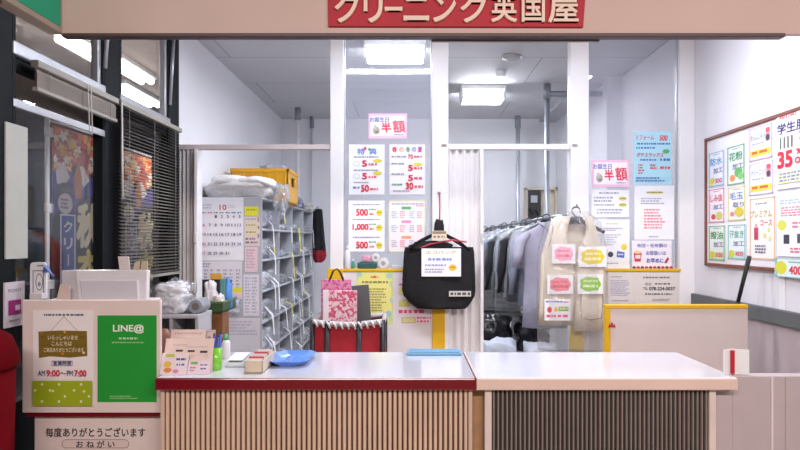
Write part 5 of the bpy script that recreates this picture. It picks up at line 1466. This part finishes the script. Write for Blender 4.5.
# leaflet stand, pale pink with stickers
ys_ = 2.64
t = thing('desk_calendar', 'pale pink desk calendar with colourful stickers on the maroon counter', 'calendar', (X(186, ys_), ys_, CT))
PK = M('#E6D0C8', rough=0.5, vary=0.03)
def lean(pts, ops, view, hexc, name, yb, yt, parent, thick=0.004):
    """printed board leaning back: view box in photo pixels, bottom edge at distance yb, top at yt"""
    x0, y0, x1, y1 = view
    zb_, zt_ = CT + 0.001, Z(y0, yt)
    mb = MB()
    org = Vector((X(x0, yb), yt, zt_)); dn = Vector((0, yb - yt, zb_ - zt_))
    n = Vector((0, zb_ - zt_, yt - yb)).normalized()
    if n.y > 0: n = -n
    printed(mb, org, (1, 0, 0), n, X(x1, yb) - X(x0, yb), dn.length, view, paper(hexc), ops, thick)
    return mb.build(name, parent)
lean(None, [('g', 170, 344.5, 184, 346, 1, '#B8A0A0'), ('r', 173, 349.8, 180, 351.8, '#3A3A44'), ('r', 185, 350.2, 192, 352.2, '#3A3A44'), ('r', 197.5, 350.8, 205, 353, '#3A3A44'), ('g', 183, 346.4, 205, 348, 1, '#C4B0B0'), ('b', 189.6, 355, 192.2, 358, 0.4, '#C8B0B0'), ('b', 203, 354.6, 206, 357.6, 0.4, '#C8B0B0')], (161.5, 338.5, 210.5, 373), '#E9D3CB', 'calendar_page', ys_ - 0.002, ys_ + 0.05, t)
b = MB(); b.prism([(ys_ + 0.004, CT), (ys_ + 0.09, CT), (ys_ + 0.056, Z(339.5, ys_ + 0.05)), (ys_ + 0.05, Z(339.5, ys_ + 0.05))], X(166, ys_), X(209, ys_), PK, axis='X'); b.build('easel', t)
lean(None, [('r', 163, 354, 172, 357, '#B8CC4A'), ('o', 166, 364, 4, 3, '#E6C24A'), ('o', 167, 369.6, 4, 2.4, '#E08A4A'), ('o', 179, 362, 6.4, 6.4, '#EDE3EA'), ('g', 174, 357.6, 184, 361.4, 1, '#5A4A9A'), ('g', 175, 363, 183, 366.4, 1, '#6A5AA8'), ('o', 175, 370.6, 3, 1.8, '#D88AB0')], (159.5, 353, 186, 374), '#EFDCE0', 'sticker_sheet', ys_ - 0.035, ys_ + 0.0, t)
lean(None, [('r', 189, 361.6, 196, 364, '#7AB85A'), ('g', 189, 366, 196, 371, 2, '#C86A9A'), ('o', 202.4, 366.4, 4.8, 4.6, '#EDDDE6'), ('g', 199, 363.6, 206, 366, 1, '#5A4A8A'), ('g', 199.6, 367, 205, 369.4, 1, '#5A4A8A')], (187, 360.6, 209, 373.2), '#EAD9E0', 'sticker_sheet', ys_ - 0.03, ys_ - 0.004, t)
t = thing('paper_stack', 'leaning pinkish leaflets behind the desk calendar', 'leaflets', (X(184, 2.78), 2.78, CT))
lean(None, [('g', 172, 331.4, 200, 334.4, 1, '#C8A8A8'), ('g', 171, 336, 199, 338.4, 1, '#C4B0B0')], (168, 329.5, 203, 358.6), '#DFC8C0', 'leaflet', 2.77, 2.81, t)
lean(None, [('b', 202.5, 331, 212, 352, 0.6, '#B8A2A0'), ('o', 207, 338, 2.4, 3.4, '#9A8078')], (202, 329.8, 212.6, 357.6), '#D0BCB8', 'leaflet', 2.79, 2.83, t)
b = MB(); b.prism([(2.785, CT), (2.87, CT), (2.836, CT + 0.13), (2.826, CT + 0.13)], X(170, 2.79), X(210, 2.79), M('#CDB6AE', rough=0.5), axis='X'); b.build('easel', t)
b = MB(); b.lathe((X(163, 2.86), 2.88, CT), [(0.028, 0), (0.034, 0.05), (0.03, 0.12), (0.012, 0.15)], M('#8A5A44', rough=0.5), 18); tag(b.build('brown_jar'), 'small brown jar half hidden behind the leaflets', 'jar')

yc = C(0, 371.5) + 0.04
t = thing('pen_cup', 'green translucent pen cup beside the desk calendar', 'cup', (X(216, yc), yc, CT))
GC_ = M('#7CCB3A', rough=0.25, vary=0.04, coat=0.3)
cx_ = X(215.8, yc); r0 = X(221.8, yc) - cx_
b = MB(); b.lathe((cx_, yc, CT), [(r0 * 0.9, 0), (r0, 0.004), (r0 * 1.02, 0.095), (r0 * 0.92, 0.095), (r0 * 0.86, 0.008)], GC_, 24); b.build('cup_body', t)
for k, (dx, c, hh, dy) in enumerate(((-0.006, '#3A5AB8', 0.142, 0.004), (0.008, '#2E4EA8', 0.138, -0.006), (0.014, '#4A6AC8', 0.15, 0.008))):
    b = MB(); b.tube([(cx_ + dx * 0.4, yc + dy * 0.3, CT + 0.01), (cx_ + dx * 1.4, yc + dy, CT + hh)], 0.005, M(c, rough=0.35), n=8); b.tube([(cx_ + dx * 1.4, yc + dy, CT + hh), (cx_ + dx * 1.46, yc + dy, CT + hh + 0.012)], 0.0035, M('#22305A', rough=0.35), n=8); tag(b.build('ballpoint_pen'), ['blue pen leaning to the near side of the green cup', 'dark blue pen in the middle of the green cup', 'tall light blue pen at the far side of the green cup'][k], 'pen', 'pens in the green cup')

yc = 2.98
t = thing('glue_bottle', 'white bottle with green cap behind the green cup', 'bottle', (X(226, yc), yc, CT))
b = MB(); b.lathe((X(226, yc), yc, CT), [(0.018, 0), (0.02, 0.004), (0.02, 0.07), (0.012, 0.084)], M('#E2E2E2', rough=0.4), 18); b.build('bottle_body', t)
b = MB(); b.lathe((X(226, yc), yc, CT + 0.083), [(0.011, 0), (0.011, 0.02), (0.005, 0.03)], M('#4AA87A', rough=0.4), 14); b.build('cap', t)

# grey desk calculator with a slip on it
yn = C(0, 367.5)
t = thing('card_terminal', 'grey rounded terminal with a white slip on the counter', 'terminal', (X(236, yn + .1), yn + 0.1, CT))
b = MB(); b.prism([(yn, CT), (yn + 0.19, CT), (yn + 0.19, CT + 0.03), (yn + 0.02, CT + 0.014), (yn, CT + 0.008)], X(224.5, yn), X(245, yn), M('#B4B6BA', rough=0.35), axis='X', bev=0.006); b.build('housing', t)
b = MB(); b.box(X(231, yn + .1), X(246, yn + .1), yn + 0.04, yn + 0.17, CT + 0.027, CT + 0.031, M('#EFEFF2', rough=0.4), 0.001, rot=Matrix.Rotation(0.08, 3, 'X')); b.build('white_slip', t)
b = MB(); b.box(X(226, yn), X(230, yn), yn + 0.05, yn + 0.14, CT + 0.021, CT + 0.026, M('#54565C', rough=0.4), 0.001, rot=Matrix.Rotation(0.094, 3, 'X')); b.build('keypad', t)

yn = C(0, 373.5)
t = thing('form_box', 'beige card box of red and white slips on the counter', 'box', (X(257, yn + .1), yn + 0.1, CT))
BX = M('#DCCBB4', rough=0.6, vary=0.04)
x0_, x1_ = X(244.5, yn), X(262.5, yn); ydep = yn + 0.24; bh_ = 0.052
b = MB()
for q in ((x0_, x1_, yn, yn + 0.004), (x0_, x1_, ydep - 0.004, ydep), (x0_, x0_ + 0.004, yn, ydep), (x1_ - 0.004, x1_, yn, ydep)):
    b.box(q[0], q[1], q[2], q[3], CT, CT + bh_, BX, 0.001)
b.box(x0_, x1_, yn, ydep, CT, CT + 0.004, BX); b.build('box_body', t)
b = MB()
for k in range(9):
    yy = yn + 0.02 + k * 0.022
    b.box(x0_ + 0.006, x1_ - 0.006, yy, yy + 0.003, CT + 0.006, CT + bh_ + 0.006 + 0.004 * (k % 3), M(['#E8E4E4', '#C84A5A', '#E8E4E4', '#D8C8C8'][k % 4], rough=0.5), 0.0, rot=Matrix.Rotation(-0.25, 3, 'X'))
b.build('paper_slips', t)

# blue tray
ya_, yb_ = C(0, 369.5), C(0, 354.5)
t = thing('money_tray', 'blue plastic coin tray on the maroon counter', 'tray', (X(293.5, ya_), (ya_ + yb_) / 2, CT))
BT = M('#5A8CE0', rough=0.3, vary=0.03, coat=0.3)
def octa(xa, xb, y0, y1, ch):
    return [(xa + ch, y0), (xb - ch, y0), (xb, y0 + ch * 1.4), (xb, y1 - ch * 1.4), (xb - ch, y1), (xa + ch, y1), (xa, y1 - ch * 1.4), (xa, y0 + ch * 1.4)]
xa_, xb_ = X(275, 2.95), X(314, 2.95)
b = MB(); i = b.mi(BT)
lv = []
for (g, z) in ((-0.028, 0.0), (0.0, 0.026), (0.004, 0.026), (-0.024, 0.005)):
    lv.append([b.bm.verts.new((x, y, CT + z)) for x, y in octa(xa_ - g, xb_ + g, ya_ + 0.03 - g, yb_ - 0.03 + g, 0.035)])
for k in range(3):
    for a in range(8):
        f = b.bm.faces.new([lv[k][a], lv[k][(a + 1) % 8], lv[k + 1][(a + 1) % 8], lv[k + 1][a]]); f.material_index = i
f = b.bm.faces.new(lv[0][::-1]); f.material_index = i
f = b.bm.faces.new(lv[3]); f.material_index = i
bmesh.ops.recalc_face_normals(b.bm, faces=b.bm.faces[:]); tb_ = b.build('tray_body', t)
b = MB()
for k in range(5):
    xx = xa_ + 0.055 + k * (xb_ - xa_ - 0.11) / 4
    b.box(xx - 0.003, xx + 0.003, ya_ + 0.08, yb_ - 0.08, CT + 0.004, CT + 0.009, BT, 0.002)
b.build('floor_ridges', tb_)
# document case at the back edge
b = MB(); b.box(X(407, 3.1), X(461, 3.1), 3.04, 3.125, CT, CT + 0.014, M('#6FA8CC', rough=0.35), 0.004); b.box(X(409, 3.1), X(459, 3.1), 3.045, 3.12, CT + 0.014, CT + 0.02, M('#5A94C0', rough=0.35), 0.003); tag(b.build('document_case'), 'flat blue document case lying on the back edge of the maroon counter', 'case')

# =================================================================== between the counter and the rack, on the left
ysh = 3.55
SH = M('#BCBCC2', rough=0.45, vary=0.04)
t = thing('side_shelf', 'grey open side shelf behind the desk calendar', 'shelf', (X(185, ysh), ysh, 0))
s0, s1, e0, e1, sz_ = X(145, 3.5), X(203, 3.5), 3.42, 3.66, 1.05
b = MB(); b.box(s0, s1, e0, e1, sz_ - 0.02, sz_, SH, 0.003); b.build('top_board', t)
for xx in (s0, s0 + 0.16, s1 - 0.018):
    b = MB(); b.box(xx, xx + 0.018, e0 + 0.005, e1, 0.0, sz_ - 0.02, SH, 0.002); b.build('upright_board', t)
b = MB(); b.box(s0, s1, e0 + 0.01, e1, sz_ - 0.28, sz_ - 0.262, SH, 0.002); b.build('shelf_board', t)
b = MB(); b.box(s0, s1, e1 - 0.012, e1, 0.0, sz_ - 0.02, M('#8E8E94', rough=0.5)); b.build('back_board', t)
t = thing('plastic_bag_pile', 'heap of clear plastic bags on the grey side shelf', 'bags', (X(178, ysh), 3.6, sz_))
b = MB(); b.lump((X(174, 3.53), 3.53, sz_ + 0.4 * 0.13), (0.21, 0.2, 0.13), 81, M('#C9CBD0', rough=0.45, vary=0.08, bump=0.6, bscale=25), amp=0.3, boxy=0.5, fine=0.12); b.build('lower_bundle', t)
b = MB(); b.lump((X(173, 3.53), 3.53, sz_ + 0.09 + 0.4 * 0.09), (0.17, 0.17, 0.09), 82, M('#D3D4D8', rough=0.4, vary=0.08, bump=0.6, bscale=25), amp=0.3, boxy=0.5, fine=0.12); b.build('upper_bundle', t)
b = MB(); b.lump((X(174, 3.53), 3.53, sz_ + 0.4 * 0.2), (0.23, 0.21, 0.2), 83, FILM, amp=0.35, boxy=0.5, fine=0.2); b.build('plastic_wrap', t)
yr = 3.46
n = 22
t = thing('film_roll', 'grey roll of plastic film lying on the side shelf', 'roll', (X(195.5, yr), yr + 0.06, sz_))
rr0 = 0.04
b = MB(); b.prism([(X(195.5, yr) + rr0 * math.cos(2 * math.pi * k / n), sz_ + rr0 + rr0 * math.sin(2 * math.pi * k / n)) for k in range(n)], yr, yr + 0.14, M('#8E939E', rough=0.3, vary=0.05, coat=0.3), bev=0.006); b.build('film', t)
b = MB(); b.prism([(X(195.5, yr) + 0.02 * math.cos(2 * math.pi * k / n), sz_ + rr0 + 0.02 * math.sin(2 * math.pi * k / n)) for k in range(n)], yr - 0.004, yr + 0.144, M('#6E6A66', rough=0.6)); b.build('core', t)

yp = 3.95
t = thing('wooden_pedestal', 'brown wooden pedestal carrying the green tray', 'pedestal', (X(212.5, yp), yp, 0))
b = MB(); b.box(X(203, yp), X(222.5, yp), yp, yp + 0.14, 0.03, Z(312.5, yp), M('#8A5A34', rough=0.5, vary=0.15, scale=12), 0.004); b.build('post', t)
b = MB(); b.box(X(200, yp), X(226, yp), yp - 0.03, yp + 0.18, 0.0, 0.03, M('#6E4628', rough=0.5, vary=0.15, scale=12), 0.004); b.build('base', t)
GT = M('#3F5A34', rough=0.45, vary=0.06)
gz_ = Z(312.5, yp)
t = thing('green_tray', 'dark green tray of odds and ends on the wooden pedestal', 'tray', (X(214, yp), yp + 0.06, gz_))
g0, g1, gy0, gy1 = X(200, yp), X(223.5, yp), yp - 0.02, yp + 0.28
b = MB()
b.box(g0, g1, gy0, gy1, gz_, gz_ + 0.008, GT)
for q in ((g0, g1, gy0, gy0 + 0.008), (g0, g1, gy1 - 0.008, gy1), (g0, g0 + 0.008, gy0, gy1), (g1 - 0.008, g1, gy0, gy1)):
    b.box(q[0], q[1], q[2], q[3], gz_, gz_ + 0.062, GT, 0.003)
b.build('tray_body', t)
b = MB()
for q in ((g0 - 0.006, g1 + 0.006, gy0 - 0.006, gy0 + 0.008), (g1 - 0.008, g1 + 0.006, gy0, gy1 + 0.006)):
    b.box(q[0], q[1], q[2], q[3], gz_ + 0.055, gz_ + 0.07, M('#56733F', rough=0.4), 0.003)
b.build('rim', t)
def odd(c, size, seed, hexc, label, name, cat, film=False, **k):
    b = MB(); b.lump(c, size, seed, M(hexc, rough=0.5, vary=0.1, bump=0.4, bscale=30), **k)
    return tag(b.build(name), label, cat, 'odds and ends in the green tray')
zf = gz_ + 0.009
odd((X(207.5, yp), yp + 0.07, zf + 0.4 * 0.21), (0.075, 0.12, 0.21), 91, '#D6D2D6', 'white crumpled bag standing in the green tray', 'crumpled_bag', 'bag', amp=0.3)
odd((X(216.5, yp), yp + 0.04, zf + 0.4 * 0.12), (0.07, 0.09, 0.12), 92, '#E0D8D8', 'small whitish packet in the front of the green tray', 'small_packet', 'packet', amp=0.3)
b = MB(); b.lathe((X(220.5, yp), yp + 0.17, zf), [(0.024, 0), (0.026, 0.006), (0.026, 0.15), (0.012, 0.17), (0.012, 0.2)], M('#4A86D0', rough=0.35, coat=0.3), 18); tag(b.build('blue_bottle'), 'blue bottle standing in the green tray', 'bottle', 'odds and ends in the green tray')
b = MB(); b.box(X(213, yp), X(218.5, yp), yp + 0.14, yp + 0.19, zf, zf + 0.19, M('#5A8A86', rough=0.4, vary=0.1), 0.006); tag(b.build('teal_carton'), 'teal carton at the back of the green tray', 'carton', 'odds and ends in the green tray')
b = MB(); b.lump((X(233, 4.9), 4.93, Z(306, 4.9)), (0.09, 0.1, 0.13), 95, FILM2, amp=0.4, fine=0.2, flatbase=False); b.tube([(X(233, 4.9), 4.93, Z(301, 4.9)), (X(233.5, 4.9), 4.985, Z(297.5, 4.9)), (X(233.5, 4.9), 4.999, Z(297.5, 4.9))], 0.004, STEEL); tag(b.build('hanging_plastic'), 'wad of clear plastic hung on the rack end by the green tray', 'plastic')

# =================================================================== blinds
BLM = M('#6A645E', rough=0.5, vary=0.05)
def blind(name, ya, yb_, ztop, zbot, n, tilt, BLM, label, xb=-1.655, wand=None):
    t = thing(name, label, 'blind', (xb, (ya + yb_) / 2, zbot), 'venetian blinds on the left windows')
    b = MB(); b.box(xb - 0.018, xb + 0.018, ya, yb_, ztop - 0.03, ztop, M('#9A958E', rough=0.5), 0.003); b.build('headrail', t)
    b = MB(); i = b.mi(BLM)
    for k in range(n):
        z = ztop - 0.04 - (ztop - 0.04 - zbot - 0.02) * (k + 0.5) / n
        hw = 0.0125
        pts = []
        for s in (-1, -0.5, 0, 0.5, 1):
            xx = s * hw * math.cos(tilt); zz = -s * hw * math.sin(tilt) + 0.002 * (1 - s * s)
            pts.append((xb + xx, z + zz))
        for a in range(4):
            p, q = pts[a], pts[a + 1]
            v = [b.bm.verts.new(c) for c in ((p[0], ya + 0.01, p[1]), (p[0], yb_ - 0.01, p[1]), (q[0], yb_ - 0.01, q[1]), (q[0], ya + 0.01, q[1]))]
            f = b.bm.faces.new(v); f.material_index = i; f.smooth = True
    b.build('slats', t)
    b = MB(); b.box(xb - 0.013, xb + 0.013, ya + 0.005, yb_ - 0.005, zbot, zbot + 0.018, M('#9A958E', rough=0.5), 0.003); b.build('bottom_rail', t)
    b = MB()
    for u in (0.12, 0.5, 0.88):
        yy = ya + (yb_ - ya) * u
        b.tube([(xb + 0.014, yy, zbot + 0.01), (xb + 0.014, yy, ztop - 0.02)], 0.0016, M('#8E8982', rough=0.6), n=6)
    b.build('ladder_cord', t)
    return t
t1 = blind('venetian_blind', 2.82, 3.60, 2.245, 2.11, 16, 1.0, M('#9A9188', rough=0.5, vary=0.05), 'grey venetian blind pulled up above the bright autumn banner')
b = MB()
for yy in (3.24, 3.27):
    b.tube([(-1.63, yy, 2.235), (-1.625, yy + 0.005, 2.0)], 0.0025, M('#D6D2CA', rough=0.6), n=6)
b.build('pull_cord', t1)
t2 = blind('venetian_blind', 3.63, 4.60, 2.25, 1.21, 46, 0.42, M('#4C4743', rough=0.8, vary=0.05), 'grey venetian blind let down over the second window')
b = MB(); b.tube([(-1.63, 3.62, 2.23), (-1.625, 3.62, 1.68)], 0.006, M('#D0CCC6', rough=0.4), n=8); b.build('tilt_wand', t2)

# =================================================================== banners outside
def banner(yl, yr_, zt_, label, xb=-1.98):
    t = thing('autumn_banner', label, 'banner', (xb, yl - 0.03, 0.0), 'cleaning shop banners outside')
    wd = yr_ - yl
    h_ = 1.8
    ops = [('r', 0, 0, 100, 300, '#15141C'), ('r', 0, 0, 100, 34, '#B8462A')]
    rr = random.Random(5)
    cl = ['#E8742A', '#D8361E', '#F0A83A', '#F4E4D4', '#C22A1E', '#F6C878', '#B81E1E', '#F4F0F0']
    for k in range(80):
        cx, cy = rr.uniform(2, 98), rr.uniform(1, 40)
        s = rr.uniform(3, 8); a0 = rr.uniform(0, 6.28)
        pts = []
        for j in range(10):
            r_ = s * (1.0 if j % 2 == 0 else 0.5)
            pts.append((min(99.5, max(0.5, cx + 1.6 * r_ * math.cos(a0 + j * 0.628))), max(0.5, cy + r_ * math.sin(a0 + j * 0.628))))
        ops.append(('q', pts, rr.choice(cl)))
    ops += [('q', [(0, 42), (22, 36), (46, 46), (60, 38), (82, 44), (100, 38), (100, 66), (76, 62), (52, 84), (30, 72), (0, 84)], '#43349A'), ('q', [(4, 42), (20, 32), (34, 46), (22, 56), (6, 54)], '#E6E0EC'), ('q', [(52, 44), (66, 34), (80, 46), (66, 54)], '#F0EAF0'), ('q', [(42, 46), (54, 28), (62, 46), (60, 66), (46, 66)], '#C8742A'),
            ('o', 22, 64, 18, 12, '#2A1E22'), ('o', 24, 72, 16, 10, '#D6D0DA'), ('g', 14, 67, 34, 78, 3, '#5A5470')]
    ops += [('q', [(48, 72), (74, 62), (100, 62), (100, 300), (48, 300)], '#0C0B10')]
    ops += [('t', 76, 92, 46, '秋', '#F2E8BE', 54, 0.07, 0.08), ('t', 76, 136, 40, '衣', '#EBD65A', 54, 0.07, 0.08), ('t', 75, 184, 42, '替', '#E6C42A', 50, 0.06)]
    ops += [('r', 12, 82, 46, 186, '#DDE2F2'), ('r', 15, 83.5, 43, 184.5, '#2B4AA8')]
    for k, ch in enumerate('クリーニング'):
        yy = 86 + 16 * (k + 0.5)
        if ch == 'ー':
            ops.append(('r', 27.5, yy - 5.5, 30.5, yy + 5.5, '#E6EAF6'))
        else:
            ops.append(('t', 29, yy, 11, ch, '#E6EAF6', 19, 0.03))
    mb = MB()
    printed(mb, (xb, yl, zt_), (0, 1, 0), (1, 0, 0), wd, h_, (0, 0, 100, 300), M('#15141C', rough=0.7, vary=0.0), ops, 0.003)
    mb.build('banner_cloth', t)
    b = MB(); b.tube([(xb - 0.01, yl - 0.03, -0.0), (xb - 0.01, yl - 0.03, zt_ + 0.06)], 0.012, M('#C9CBD0', rough=0.4), n=10); b.tube([(xb - 0.01, yl - 0.03, zt_ + 0.02), (xb - 0.01, yr_ + 0.02, zt_ + 0.02)], 0.008, M('#C9CBD0', rough=0.4), n=8); b.build('pole', t)
    for k in range(5):
        zz = zt_ - 0.02 - k * 0.42
        b = MB(); b.box(xb - 0.016, xb + 0.003, yl - 0.05, yl + 0.02, zz - 0.05, zz, M('#DDDDDD', rough=0.6), 0.002); b.build('loop', t)
    b = MB(); b.lathe((xb - 0.01, yl - 0.03, -0.03), [(0.16, 0), (0.17, 0.02), (0.15, 0.1), (0.03, 0.14)], M('#3A4A7A', rough=0.5), 24); b.build('base_weight', t)
banner(3.54, 4.03, 2.09, 'bright autumn banner outside, seen through the bare pane')
banner(4.36, 4.9, 2.07, 'dim autumn banner outside, seen through the lowered blind')
area('banner_fill_light', (-2.55, 4.75, 2.9), 0.16, 0.9, 90.0, (1.0, 0.95, 0.9))  # fill light added outside to brighten the banners
